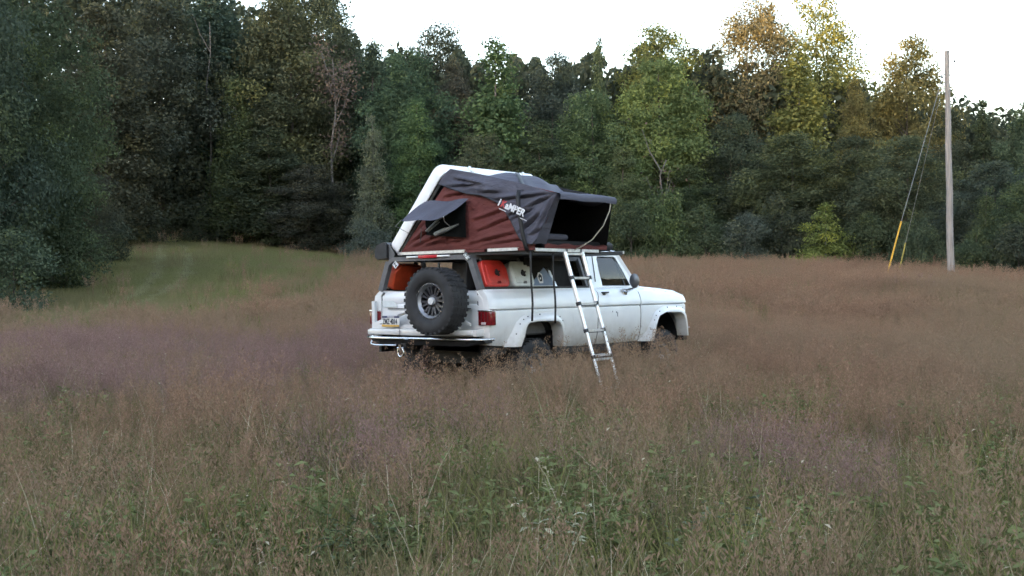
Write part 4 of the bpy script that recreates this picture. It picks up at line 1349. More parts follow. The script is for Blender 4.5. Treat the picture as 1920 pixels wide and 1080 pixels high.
WALL_FOLDS = [((1.427, 2.055), (.991, 2.239)), ((1.15, 2.012), (.655, 2.10)), ((.223, 2.181), (-.316, 2.334)), ((.354, 2.018), (-.271, 2.122)), ((.778, 2.613), (.402, 2.649)),
              ((1.378, 2.175), (1.144, 2.313)), ((.185, 1.986), (-.51, 2.051)), ((.95, 2.03), (.55, 2.06)), ((1.30, 2.02), (.90, 2.13)), ((.30, 2.30), (-.10, 2.40))]
def wall_x(y, z):
    t = (z - 1.95) / .9
    f = crease(y, z, WALL_FOLDS, .040, .016)
    f += .018 * wr((y * 2, z * 5, 1.7), 1.6)
    f += -.05 * math.exp(-((y - .75) / .6) ** 2 - ((z - 2.3) / .4) ** 2)
    return f
def edge_fade(poly, y, z):
    return min(1.0, seg_dist(poly, y, z) / .10)
wall_poly = [(1.585, 1.955), (.70, 2.885), (.66, 2.93), (.2, 2.83), (-.4, 2.70), (-.955, 2.562), (BY, 1.955)]
def wallmap(off):
    return lambda y, z: (TX0 + .03 + off + wall_x(y, z) * edge_fade(wall_poly, y, z), y, z)
sheet(wall_poly, .018, wallmap(0.0)).build("rear_wall", M["maroon"], tent, 80)
# grey fly wing over the wall's upper right
fly_poly = [(.86, 2.785), (.62, 2.70), (.40, 2.635), (.17, 2.60), (.02, 2.545), (-.14, 2.47), (-.28, 2.27), (-.40, 2.08), (-.47, 2.005), (-.60, 1.985), (-.66, 2.04), (-.955, 2.555), (-.4, 2.715), (.2, 2.86), (.66, 2.955), (.76, 2.90)]
def flyx(y, z):
    a = math.atan2(z - 2.56, y + .97)             # pleats fan out from the awning corner
    d = math.hypot(y + .97, z - 2.56)
    return crease(y, z, FLY_FOLDS, .050, .015) - .022 * wr((y * 2, z * 3, 5), 1.5)
def flymap(y, z):
    e = edge_fade(fly_poly, y, z)
    puff = .05 * math.exp(-((y - .05) / .35) ** 2 - ((z - 2.72) / .2) ** 2)
    return (TX0 - .035 + flyx(y, z) * (.35 + .65 * e) - puff * e, y, z)
sheet(fly_poly, .015, flymap).build("fly_wing", M["fly"], tent, 80)
hem = [flymap(y, z) for y, z in fly_poly[:11]]
MB().tube([(p[0] - .004, p[1], p[2]) for p in hem], .006, 5).build("fly_hem", M["case"], tent, 60)
# fly over the top: from the lid's upper edge to the awning rail
fl = MB()
NU, NV = 36, 28
def fly_top(u, v):
    a = Vector((TX0 - .03 + u * (TX1 - TX0 + .03), LY - .06, LZ - .055))
    b = Vector((TX0 - .035 + u * (AX1 - TX0 + .035), AY, AZ))
    p = a.lerp(b, v)
    hump = .165 * math.exp(-((v - .36) / .20) ** 2) * math.sin(math.pi * min(1, u * .92 + .03)) ** .8
    sag = -(.03 + .17 * u * u) * math.sin(math.pi * min(1, max(0, (v - .22) / .78)))
    p.z += hump + sag + .020 * math.sin(u * 19 + v * 5) * v * (1 - v) * 3 + .012 * wr((u * 6, v * 9, 0))
    return p
vs = [fly_top(i / NU, j / NV)[:] for i in range(NU + 1) for j in range(NV + 1)]
fs = [(i * (NV + 1) + j, i * (NV + 1) + j + 1, (i + 1) * (NV + 1) + j + 1, (i + 1) * (NV + 1) + j) for i in range(NU) for j in range(NV)]
fl.add(vs, fs).build("fly_top", M["fly"], tent, 80)
# narrow grey return beside the doorway
def ret(y, z):
    return None
vs = []
for i in range(13):
    t = i / 12
    a = Vector((TX0 - .03, AY + .012, AZ - .004)).lerp(Vector((TX0 - .03, -.615, 1.985)), t)
    b = Vector((TX0 + .03, AY - .0, AZ - .02)).lerp(Vector((.335, -.60, 1.99)), t)
    m_ = a.lerp(b, .5) + Vector((0, -.02 * math.sin(t * 9), .01 * math.sin(t * 14)))
    vs += [a[:], m_[:], b[:]]
fs = [(i * 3 + j, i * 3 + j + 1, i * 3 + j + 4, i * 3 + j + 3) for i in range(12) for j in range(2)]
MB().add(vs, fs).build("door_return", M["fly"], tent, 80)
# awning roll along the top of the doorway and its hem
aw = MB()
vs = []
for i in range(15):
    t = i / 14
    x = TX0 - .03 + t * (AX1 - TX0 + .06)
    s = .005 * math.sin(t * 11)
    vs += [(x, AY + .10, AZ + .03 + s), (x, AY - .015, AZ + .012 + s), (x, AY - .045, AZ - .025 + s * .5), (x, AY - .035, AZ - .075 + s), (x, AY + .01, AZ - .062)]
fs = [(i * 5 + j, i * 5 + j + 1, i * 5 + j + 6, i * 5 + j + 5) for i in range(14) for j in range(4)]
aw.add(vs, fs).build("awning", M["fly"], tent, 70)
# front wall, dark lining panels, doorway threshold
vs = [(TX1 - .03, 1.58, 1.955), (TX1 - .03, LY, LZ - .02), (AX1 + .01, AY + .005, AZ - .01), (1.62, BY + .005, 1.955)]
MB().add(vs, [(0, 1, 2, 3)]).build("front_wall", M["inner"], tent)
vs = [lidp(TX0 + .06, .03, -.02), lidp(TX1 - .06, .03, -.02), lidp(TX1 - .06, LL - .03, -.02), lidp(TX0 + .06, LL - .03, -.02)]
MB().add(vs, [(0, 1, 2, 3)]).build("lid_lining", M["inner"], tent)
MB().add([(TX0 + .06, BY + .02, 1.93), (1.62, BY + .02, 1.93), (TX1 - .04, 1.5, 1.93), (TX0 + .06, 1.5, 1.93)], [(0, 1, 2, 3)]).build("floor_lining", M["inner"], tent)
th = MB()
vs = []
for i in range(13):
    x = .30 + (1.60 - .30) * i / 12
    vs += [(x, BY - .012, 1.945), (x, BY - .02, 1.985 + .012 * math.sin(i * 1.7)), (x, BY + .03, 2.0 + .012 * math.sin(i * 1.7))]
fs = [(i * 3 + j, i * 3 + j + 1, i * 3 + j + 4, i * 3 + j + 3) for i in range(12) for j in range(2)]
th.add(vs, fs).build("door_sill", M["maroon"], tent, 70)
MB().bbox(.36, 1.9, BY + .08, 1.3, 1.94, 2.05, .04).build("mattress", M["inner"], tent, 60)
MB().bbox(.42, .95, BY + .10, -.20, 2.05, 2.13, .035).build("sleeping_bag", M["fly"], tent, 60)
# rear window with its propped flap
win = [(1.06, 2.40), (.75, 2.49), (.385, 2.545), (.40, 2.10), (1.06, 2.155)]
wy = lambda y, z: (TX0 - .012 + wall_x(y, z) - .02, y, z)
wi = sheet(win, .06, wy).build("window_mesh", M["mesh"], tent, 80)
MB().tube([(-.01, 1.01, 2.20), (-.02, .80, 2.33), (-.0, .66, 2.40)], .012, 6).tube([(-.01, .98, 2.19), (-.015, .78, 2.305)], .008, 6).build("window_pole", M["wire"], wi, 60)
MB().tube([(-.005, .86, 2.155), (-.01, .70, 2.20), (-.0, .60, 2.225), (.0, .48, 2.26)], [.03, .032, .022, .008], 7).build("rolled_blind", M["wire"], wi, 60)
fp = [Vector((TX0 - .03, 1.10, 2.575)), Vector((TX0 - .05, .355, 2.565)), Vector((-.26, .49, 2.345)), Vector((-.30, 1.15, 2.335))]
vs = []
for i in range(11):
    for j in range(9):
        u, v = i / 10, j / 8
        p = fp[0].lerp(fp[1], u).lerp(fp[3].lerp(fp[2], u), v)
        p.z += -.03 * math.sin(math.pi * u) * v + .012 * math.sin(u * 9 + v * 4)
        vs.append(p[:])
fs = [(i * 9 + j, i * 9 + j + 1, i * 9 + j + 10, i * 9 + j + 9) for i in range(10) for j in range(8)]
MB().add(vs, fs).build("window_flap", M["fly"], tent, 80)
MB().tube([fp[3], (-.22, 1.33, 2.27), (.06, 1.30, 2.16)], .004, 5).build("flap_rod", M["wire"], tent, 60)
MB().tube([fp[2], (-.12, .60, 2.30), (.03, .64, 2.24)], .005, 5).build("flap_rod", M["alu"], tent, 60)
MB().tube([(.04, 1.14, 2.25), (.02, 1.12, 2.17), (.03, 1.15, 2.06)], .006, 5).build("flap_toggle", M["black"], tent, 60)
# black hold-down strap from the lid's edge over the fly to the floor, with the loose end below
sp = []
for p in (lidp(1.55, LL + .02, -.02),):
    sp.append(p)
def ribbon(pts, w, name, mat, wdir):
    wdir = Vector(wdir).normalized()
    vs = []
    for p in pts:
        p = Vector(p)
        vs += [(p - wdir * w / 2)[:], (p + wdir * w / 2)[:]]
    fs = [(2 * i, 2 * i + 1, 2 * i + 3, 2 * i + 2) for i in range(len(pts) - 1)]
    o = MB().add(vs, fs).build(name, mat, tent, 80, recalc=False)
    md = o.modifiers.new("thick", 'SOLIDIFY'); md.thickness = .004; md.offset = 0
    return o
path = [Vector(lidp(1.50, LL + .03, .03)), Vector(lidp(1.42, LL + .02, -.03))]
for k in range(10):
    t = k / 9
    path.append(fly_top(.68 - .62 * t, .03 + .70 * t) + Vector((0, 0, .014)))
path += [Vector((.01, -.455, 2.62)), Vector((-.02, -.46, 2.52)), Vector((-.02, -.475, 2.40)), Vector((-.01, -.49, 2.25)), Vector((.0, -.51, 2.1)), Vector((.03, -.525, 1.97)), Vector((.06, -.53, 1.90))]
ribbon([p[:] for p in path], .05, "tent_strap", M["black"], (.75, -.66, 0))
for sx_, z1_, dx_ in ((S1X, 1.09, .02), (S2X, 1.05, .035)):
    ribbon([(sx_ + dx_ * k / 8 + .004 * math.sin(k * 1.3), -.545 + .006 * math.sin(k * .9), 1.905 - (1.905 - z1_) * k / 8) for k in range(9)], .024, "hanging_strap", M["black"], (.7, -.7, 0))
# pale cord from awning to floor
MB().tube([(1.12, AY - .02, AZ - .06), (1.11, -.98, 2.40), (1.06, -.92, 2.22), (.99, -.80, 2.05), (.93, -.66, 1.96), (.90, BY, 1.93)], .008, 6).build("awning_cord", M["cord"], tent, 60)
# maker's lettering on the fly, as on the photograph
SL = math.radians(-22)
LG = Matrix.Translation((TX0 - .135, -.165, 2.462)) @ TAIL @ Matrix.Rotation(SL, 4, 'Z')
def lg(dx, dy=0.0):
    return LG @ Matrix.Translation((dx, dy, 0))
text("tent_lettering", "i", M["white_ink"], tent, .125, lg(.0), shear=.2, bold=.003)
text("tent_lettering", "K", M["red_ink"], tent, .115, lg(.045), shear=.2, bold=.003, sx=.9)
text("tent_lettering", "aMPER", M["white_ink"], tent, .115, lg(.115), shear=.2, bold=.004, sx=.92)
ub = MB().box(0, .11, -.035, -.028, -.001, .001).box(.34, .44, -.035, -.028, -.001, .001)
o = ub.build("tent_lettering", M["white_ink"], tent); o.matrix_local = lg(.04)

# ------------------------------------------------------------------ black case on the far-left bracket
case = empty("awning_case", "black rounded case bracketed to the left rear of the tent", "case", matrix=TRUCK_M)
pr = [(1.70, 1.875), (1.70, 2.06), (1.74, 2.085), (1.80, 2.09), (1.90, 2.06), (1.935, 2.02), (1.94, 1.90), (1.90, 1.865)]
MB().prism(pr, (.02, 2.1), axis=0).build("case_body", M["black"], case, 40)
MB().prism([(1.82 + (y - 1.82) * .9, 1.975 + (z - 1.975) * .9) for y, z in pr], (.0, .02), axis=0).build("end_cap", M["case"], case, 40)
MB().prism([(1.70, 1.84), (1.70, 2.06), (1.60, 1.93), (1.64, 1.84)], (.03, .045), axis=0).build("bracket", M["cage"], case)

# ------------------------------------------------------------------ telescopic ladder
lad = empty("telescopic_ladder", "aluminium telescopic ladder leaning from the tent floor into the grass", "ladder", matrix=TRUCK_M)
LT = Vector((0, BY - .045, 1.90)); LB_ = Vector((0, BY - .63, .02))
def ladp(x, t):
    p = LT.lerp(LB_, t); return Vector((x, p.y, p.z))
def lx(side_, t):
    return (.655 if side_ == 0 else 1.015) + .02 * t
rungs = [.01, .165, .33, .50, .655, .68, .86, .985]
cuts = [0, .165, .33, .50, .665, .86, 1.0]
for s_ in (0, 1):
    for i in range(len(cuts) - 1):
        r = .0265 - .0022 * i
        MB().tube([ladp(lx(s_, cuts[i]), cuts[i]), ladp(lx(s_, cuts[i + 1]), cuts[i + 1])], r, 10).build("stile_section", M["alu"], lad, 50)
        if i:
            a, b = ladp(lx(s_, cuts[i]), cuts[i] - .011), ladp(lx(s_, cuts[i]), cuts[i] + .011)
            MB().tube([a, b], r + .011, 10).build("stile_collar", M["black"], lad, 50)
    MB().bbox(lx(s_, 1) - .03, lx(s_, 1) + .03, LB_.y - .035, LB_.y + .035, 0.0, .05, .008).build("rubber_foot", M["black"], lad)
for t in rungs:
    a, b = ladp(lx(0, t), t), ladp(lx(1, t), t)
    mb = MB().bar(a, b, .045, .026)
    mb.build("rung", M["alu"], lad)
    if t in (.165, .33, .50, .655):
        MB().bar(a + Vector((.03, -.02, -.02)), b + Vector((-.03, -.02, -.02)), .02, .008).build("rung_pad", M["black"], lad)

# ------------------------------------------------------------------ utility pole with two guy wires
def pole_material():
    m, n, l, b = new_mat("weathered_pole_wood")
    tc = n.new("ShaderNodeTexCoord")
    mp = n.new("ShaderNodeMapping"); mp.inputs["Scale"].default_value = (14, 14, .7)
    l.new(tc.outputs["Object"], mp.inputs[0])
    nz = n.new("ShaderNodeTexNoise"); nz.inputs["Scale"].default_value = 2; nz.inputs["Detail"].default_value = 8
    l.new(mp.outputs[0], nz.inputs["Vector"])
    r = ramp(n, [(.3, (.20, .175, .155)), (.55, (.30, .275, .255)), (.75, (.38, .35, .32))])
    l.new(nz.outputs["Fac"], r.inputs["Fac"]); l.new(r.outputs[0], b.inputs["Base Color"])
    b.inputs["Roughness"].default_value = .9
    bp = n.new("ShaderNodeBump"); bp.inputs["Strength"].default_value = .5; bp.inputs["Distance"].default_value = .02
    l.new(nz.outputs["Fac"], bp.inputs["Height"]); l.new(bp.outputs[0], b.inputs["Normal"])
    return m
PY = 46.0
px, py, pzt = at(1775.5, 97, PY)
pbx, _, _ = at(1783, 530, PY)
pg = gz(pbx, PY)
up_ = empty("utility_pole", "weathered grey wooden utility pole with guy wires at right", "pole")
up_.location = (pbx, PY, pg)
top = Vector((px - pbx, 0, pzt - pg))
mb = MB()
N = 10
mb.tube([top * (k / N) + Vector((.012 * math.sin(k * 1.9), 0, 0)) for k in range(-1, N + 1)], [.155 - .0052 * (k + 1) for k in range(N + 2)], 14)
mb.build("pole_shaft", pole_material(), up_, 50)
MB().lathe([(.104, 0), (.09, .04), (0, .05)], 12, Matrix.Translation(top)).build("pole_cap", M["wire"], up_, 50)
for z, s_ in ((.45, 1), (1.05, -1)):
    q_ = top - Vector((0, 0, z))
    MB().bar(q_, q_ + Vector((s_ * .26, -.1, .02)), .03, .03).lathe([(.0, -.05), (.035, -.04), (.05, 0), (.03, .03), (.04, .06), (0, .08)], 10, Matrix.Translation(q_ + Vector((s_ * .26, -.1, .05)))).build("insulator", M["wire"], up_, 50)
for (ut, vt), (um, vm), (ub, vb), Yg, mt in (((1768, 142), (1690, 415), (1666, 505), 45.0, "yellow"), ((1763, 180), (1698, 455), (1687, 503), 51.0, "old_yellow")):
    a = Vector(at(ut, vt, PY)) - up_.location
    b = Vector(at(um, vm, Yg)) - up_.location
    c_ = Vector(at(ub, vb, Yg)) - up_.location
    dv = (c_ - b).normalized()
    end = c_ + dv * .8
    MB().tube([a, b, end], .011, 6).build("guy_wire", M["wire"], up_, 60)
    MB().tube([b, c_ + dv * .25], .032, 8).build("guy_guard", M[mt], up_, 50)
# ------------------------------------------------------------------ meadow
def strips(base, az, L, lean, droop, width, segs, rng, twist=None):
    """n bent blades as quad strips: returns verts, quads, blade index per quad."""
    n = len(base)
    t = np.linspace(0, 1, segs + 1)
    d = np.stack([np.cos(az), np.sin(az), np.zeros(n)], 1)
    sd_a = az + np.pi / 2 if twist is None else twist
    sd = np.stack([np.cos(sd_a), np.sin(sd_a), np.zeros(n)], 1)
    P = base[:, None, :] + d[:, None, :] * (L * lean)[:, None, None] * (t ** 1.9)[None, :, None]
    P[:, :, 2] += L[:, None] * (t[None, :] - droop[:, None] * t[None, :] ** 2.2)
    w = width[:, None] * np.clip(1.05 - t[None, :] ** 1.6, 0.06, 1) * 0.5
    A = P + sd[:, None, :] * w[:, :, None]
    B = P - sd[:, None, :] * w[:, :, None]
    V = np.stack([A, B], 2).reshape(-1, 3)
    i = np.arange(n)[:, None] * (segs + 1) * 2 + np.arange(segs)[None, :] * 2
    i = i.ravel()
    F = np.stack([i, i + 1, i + 3, i + 2], 1)
    return V, F, np.repeat(np.arange(n), segs), P

def tuft(parts_):
    V, F, T, off = [], [], [], 0
    for v, f, tone in parts_:
        V.append(v); F.append(f + off); T.append(tone); off += len(v)
    return np.concatenate(V), np.concatenate(F), np.concatenate(T)

def disc(n, r, rng):
    a = rng.uniform(0, 2 * np.pi, n); q = r * np.sqrt(rng.uniform(0, 1, n))
    return np.stack([q * np.cos(a), q * np.sin(a), np.full(n, -0.03)], 1)

def panicle_tuft(seed, stems=7, r=0.16, hmin=.5, hmax=.8, spik=62, coarse=1.0):
    rng = np.random.default_rng(seed)
    base = disc(stems, r, rng)
    az = rng.uniform(0, 2 * np.pi, stems)
    L = rng.uniform(hmin, hmax, stems)
    v, f, bi, P = strips(base, az, L, rng.uniform(.05, .28, stems), rng.uniform(0, .06, stems), np.full(stems, .0042 * coarse), 5, rng)
    tone = rng.uniform(.1, .5, stems)[bi]
    out = [(v, f, tone)]
    # airy heads: short spikelets on a widening, drooping whorl
    ns = stems * spik
    si = np.repeat(np.arange(stems), spik)
    q = rng.uniform(0, 1, ns)
    tt = .60 + .40 * q
    k = np.clip((tt * 5), 0, 4.999); k0 = k.astype(int); fr = (k - k0)[:, None]
    C = P[si, k0] * (1 - fr) + P[si, k0 + 1] * fr
    a2 = rng.uniform(0, 2 * np.pi, ns)
    rad = (.085 * (1 - q) ** .7 + .012) * rng.uniform(.15, 1, ns)
    C[:, 0] += rad * np.cos(a2); C[:, 1] += rad * np.sin(a2); C[:, 2] += rad * .35 - .01
    nr = rng.normal(size=(ns, 3)); nr[:, 2] *= .4; nr /= np.linalg.norm(nr, axis=1)[:, None]
    ld_ = np.stack([np.cos(a2), np.sin(a2), rng.uniform(.5, 2.4, ns)], 1); ld_ /= np.linalg.norm(ld_, axis=1)[:, None]
    sd = np.cross(nr, ld_); sd /= np.linalg.norm(sd, axis=1)[:, None] + 1e-9
    ln_ = (rng.uniform(.010, .026, ns) * coarse)[:, None]; wd = (rng.uniform(.0014, .0034, ns) * coarse)[:, None]
    V = np.stack([C - ld_ * ln_ * .5, C + sd * wd, C + ld_ * ln_ * .5, C - sd * wd], 1).reshape(-1, 3)
    out.append((V, np.arange(ns * 4).reshape(-1, 4), np.clip(rng.normal(.55, .22, ns), 0, 1)))
    return tuft(out)

def blade_tuft(seed, n=26, r=.15, hmin=.25, hmax=.6, w=.007, lean=(.08, .5), droop=(.02, .3)):
    rng = np.random.default_rng(seed)
    v, f, bi, P = strips(disc(n, r, rng), rng.uniform(0, 2 * np.pi, n), rng.uniform(hmin, hmax, n), rng.uniform(*lean, n), rng.uniform(*droop, n), rng.uniform(.6, 1.3, n) * w, 4, rng, twist=rng.uniform(0, 6.28, n))
    return tuft([(v, f, np.clip(rng.normal(.5, .25, n), 0, 1)[bi])])

def weed_tuft(seed, stems=5, r=.12, hmin=.25, hmax=.55, leaves=16, size=.075):
    rng = np.random.default_rng(seed)
    base = disc(stems, r, rng)
    v, f, bi, P = strips(base, rng.uniform(0, 6.28, stems), rng.uniform(hmin, hmax, stems), rng.uniform(.1, .4, stems), rng.uniform(0, .1, stems), np.full(stems, .006), 5, rng)
    out = [(v, f, np.full(len(f), .25))]
    ns = stems * leaves
    si = np.repeat(np.arange(stems), leaves)
    tt = rng.uniform(.25, 1, ns); k = np.clip(tt * 5, 0, 4.999); k0 = k.astype(int); fr = (k - k0)[:, None]
    C = P[si, k0] * (1 - fr) + P[si, k0 + 1] * fr
    a = rng.uniform(0, 6.28, ns)
    ld_ = np.stack([np.cos(a), np.sin(a), rng.uniform(-.2, .7, ns)], 1); ld_ /= np.linalg.norm(ld_, axis=1)[:, None]
    sd = np.stack([-np.sin(a), np.cos(a), rng.normal(0, .3, ns)], 1)
    ln_ = (size * rng.uniform(.5, 1.3, ns) * (1.15 - .5 * tt))[:, None]; wd = ln_ * rng.uniform(.14, .26, ns)[:, None]
    tip = C + ld_ * ln_; tip[:, 2] -= .25 * ln_[:, 0]
    mid = C + ld_ * ln_ * .5
    V = np.stack([C, mid + sd * wd, tip, mid - sd * wd], 1).reshape(-1, 3)
    out.append((V, np.arange(ns * 4).reshape(-1, 4), np.clip(rng.normal(.55, .2, ns), 0, 1)))
    return tuft(out)

G = {
 "R": grass_mat("rust_panicle", (0.172, 0.102, 0.066), (0.395, 0.252, 0.170), patch=(0.27, 0.205, 0.135), pscale=.22),
 "P": grass_mat("purple_panicle", (0.158, 0.096, 0.080), (0.355, 0.234, 0.204)),
 "O": grass_mat("olive_blade", (0.095, 0.082, 0.040), (0.29, 0.235, 0.13), patch=(0.21, 0.18, 0.095), pscale=.6),
 "G": grass_mat("green_blade", (0.105, 0.118, 0.038), (0.29, 0.285, 0.105)),
 "W": grass_mat("weed_leaf", (0.090, 0.114, 0.044), (0.25, 0.27, 0.12)),
 "S": grass_mat("straw", (0.30, 0.25, 0.16), (0.62, 0.54, 0.40)),
 "M": grass_mat("mown_grass", (0.14, 0.148, 0.062), (0.26, 0.255, 0.118), patch=(0.225, 0.19, 0.11), pscale=.16),
 "L": grass_mat("track_grass", (0.185, 0.188, 0.095), (0.31, 0.295, 0.165)),
 "D": grass_mat("coarse_blade", (0.05, 0.055, 0.03), (0.16, 0.14, 0.085)),
}
KINDS, tcol = [], bpy.data.collections.new("tuft_meshes")
def kind(mat, data):
    v, f, tone = data
    o = bpy.data.objects.new("tuft_%02d" % len(KINDS), mesh_data("tuft", v, f, G[mat], None, {"tone": ('FACE', tone)}))
    tcol.objects.link(o)
    KINDS.append(mat)
    return len(KINDS) - 1
kR = [kind("R", panicle_tuft(100 + i)) for i in range(4)]
kP = [kind("P", panicle_tuft(120 + i)) for i in range(3)]
kO = [kind("O", blade_tuft(140 + i)) for i in range(4)]
kG = [kind("G", blade_tuft(160 + i, w=.009)) for i in range(3)]
kW = [kind("W", weed_tuft(180 + i)) for i in range(4)]
kS = [kind("S", blade_tuft(200 + i, n=7, r=.2, hmin=.4, hmax=.72, w=.006, lean=(.05, .5))) for i in range(2)] + [kind("S", weed_tuft(210, stems=3, leaves=7, size=.035, hmin=.4, hmax=.6))]
kM = [kind("M", blade_tuft(220 + i, n=40, r=.22, hmin=.07, hmax=.2, w=.008)) for i in range(2)]
kL = [kind("L", blade_tuft(230 + i, n=40, r=.2, hmin=.05, hmax=.13, w=.009)) for i in range(2)]
kD = [kind("D", blade_tuft(240 + i, n=20, r=.12, hmin=.45, hmax=.8, w=.012, lean=(.5, 1.0), droop=(.3, .6))) for i in range(2)]
kRf = [kind("R", panicle_tuft(260 + i, stems=10, r=.32, spik=26, coarse=2.2)) for i in range(3)]
kPf = [kind("P", panicle_tuft(270 + i, stems=10, r=.32, spik=26, coarse=2.2)) for i in range(2)]
kGf = [kind("G", blade_tuft(290 + i, n=34, r=.34, w=.016)) for i in range(2)]
kOf = [kind("O", blade_tuft(280 + i, n=34, r=.34, w=.016)) for i in range(2)]

def px_ground(u, v, lift=.25):
    """Where the ray through a photo point meets the meadow."""
    a, b = unroll(u, v)
    Y = np.arange(3, 110, .1)
    X = a / F_PX * Y; Z = CAM_Z - b / F_PX * Y
    hit = np.nonzero(ground_z(X, Y) + lift >= Z)[0]
    i = hit[0] if len(hit) else len(Y) - 1
    return float(X[i]), float(Y[i])
def field(x, y, seed, s):
    """Smooth wandering value about 0 with wavelength about s."""
    r = np.random.default_rng(seed)
    o = np.zeros_like(x)
    for k in range(7):
        a = r.uniform(0, 6.28); w = 6.28 / s * r.uniform(.5, 1.9); ph = r.uniform(0, 6.28)
        o += np.sin((x * np.cos(a) + y * np.sin(a)) * w + ph)
    return o / 2.6
MOWN = [px_ground(*p) for p in ((-60, 640), (-120, 560), (20, 520), (140, 480), (190, 448), (270, 440), (420, 446), (560, 454), (690, 480), (710, 505), (620, 540), (500, 574), (350, 602), (200, 618), (60, 632))]
TRACKS = [[px_ground(*p) for p in L_] for L_ in (((302, 452), (300, 480), (292, 510), (262, 538), (215, 562), (170, 575)), ((342, 452), (354, 478), (348, 505), (325, 528), (285, 550), (240, 568)))]
PURPLE = [(*px_ground(u, v, .5), rx, ry) for u, v, rx, ry in ((640, 640, 1.6, 4.0), (330, 650, 3.5, 3.5), (60, 650, 3, 4), (730, 830, .55, .9), (1490, 840, .6, 1.4), (560, 690, 1.6, 2.2), (200, 720, 1.4, 2.0))]
GREENS = [(*px_ground(u, v, .4), rx, ry) for u, v, rx, ry in ((160, 940, .42, .45), (620, 990, .6, .5), (1040, 960, .45, .5), (1390, 985, .5, .5), (1300, 1040, .4, .4), (330, 1010, .6, .5), (1020, 850, .5, .7), (1860, 990, .4, .5), (560, 900, .5, .4), (1750, 840, .7, .8))]
def ell(x, y, lst):
    o = np.zeros_like(x)
    for cx, cy, rx, ry in lst:
        o = np.maximum(o, np.exp(-((x - cx) / rx) ** 2 - ((y - cy) / ry) ** 2))
    return o
def in_poly(poly, x, y):
    c = np.zeros(x.shape, bool)
    n = len(poly)
    for i in range(n):
        x1, y1 = poly[i]; x2, y2 = poly[(i + 1) % n]
        s = ((y1 > y) != (y2 > y)) & (x < (x2 - x1) * (y - y1) / (y2 - y1 + 1e-12) + x1)
        c ^= s
    return c
def line_dist(L_, x, y):
    best = np.full(x.shape, 1e9)
    for (x1, y1), (x2, y2) in zip(L_[:-1], L_[1:]):
        dx, dy = x2 - x1, y2 - y1
        t = np.clip(((x - x1) * dx + (y - y1) * dy) / (dx * dx + dy * dy), 0, 1)
        best = np.minimum(best, np.hypot(x - x1 - t * dx, y - y1 - t * dy))
    return best
rg_ = np.random.default_rng(8)
X, Y = [], []
for y0, y1, dens in ((2.2, 5, 130), (5, 9, 105), (9, 16, 70), (16, 26, 42), (26, 42, 18), (42, 62, 9), (62, 88, 6)):
    hw = .436 * y1 + 2.5
    n = int((y1 - y0) * 2 * hw * dens)
    yy = rg_.uniform(y0, y1, n); xx = rg_.uniform(-hw, hw, n)
    ok = np.abs(xx) < .436 * yy + 2.5
    X.append(xx[ok]); Y.append(yy[ok])
mx0, mx1 = min(p[0] for p in MOWN) - 2, max(p[0] for p in MOWN) + 2
my0, my1 = min(p[1] for p in MOWN) - 2, max(p[1] for p in MOWN) + 2
n = int((mx1 - mx0) * (my1 - my0) * 26)
xx = rg_.uniform(mx0, mx1, n); yy = rg_.uniform(my0, my1, n)
ok = in_poly(MOWN, xx + field(xx, yy, 1, 5) * 1.2, yy + field(xx, yy, 2, 6) * 2.0)
X.append(xx[ok]); Y.append(yy[ok])
X = np.concatenate(X); Y = np.concatenate(Y)
N = len(X)
Z = ground_z(X, Y)
far = Y > 26
jx = X + field(X, Y, 1, 5) * 1.2; jy = Y + field(X, Y, 2, 6) * 2.0
mown = in_poly(MOWN, jx, jy)
track = np.minimum(line_dist(TRACKS[0], X, Y), line_dist(TRACKS[1], X, Y)) < (.32 + .1 * field(X, Y, 5, 3))
r = rg_.uniform(0, 1, N)
pur = ell(X, Y, PURPLE) + .18 * field(X, Y, 3, 9)
grn = ell(X, Y, GREENS) * 1.1 + .25 * field(X, Y, 4, 2.5) + np.interp(Y, [3, 6, 13, 20], [.68, .62, .30, .15]) + .12 * field(X, Y, 14, 7)
panp = np.interp(Y, [3, 5, 8, 13, 20], [.95, .91, .82, .64, .52])
pick = lambda L_: np.array(L_)[rg_.integers(0, len(L_), N)]
K = np.where(r < panp, np.where(far, pick(kOf), pick(kO)), np.where(far, pick(kRf), pick(kR)))
ispan = r >= panp
K = np.where(ispan & (pur > rg_.uniform(.15, .75, N)), np.where(far, pick(kPf), pick(kP)), K)
r2 = rg_.uniform(0, 1, N)
near = Y < 24
K = np.where(near & (grn > rg_.uniform(.15, 1.2, N)) & (r2 < .6), np.where(rg_.uniform(0, 1, N) < .5, pick(kG), pick(kW)), K)
K = np.where(far & (r2 < .5) & (field(X, Y, 15, 10) > rg_.uniform(.2, 1.6, N)), pick(kGf), K)
K = np.where(near & (r2 > .935), pick(kS), K)
K = np.where(~far & (r2 > .92) & (r2 < .945), pick(kD), K)
isM = mown | (track & (Y > 25))
K = np.where(mown & (rg_.uniform(0, 1, N) < .992), pick(kM), K)
K = np.where(track & (Y > 25), pick(kL), K)
S = rg_.uniform(.75, 1.2, N) * (1 + .15 * field(X, Y, 11, 4) + .10 * field(X, Y, 12, 1.2))
S = np.where(isM, rg_.uniform(.9, 1.5, N), S)
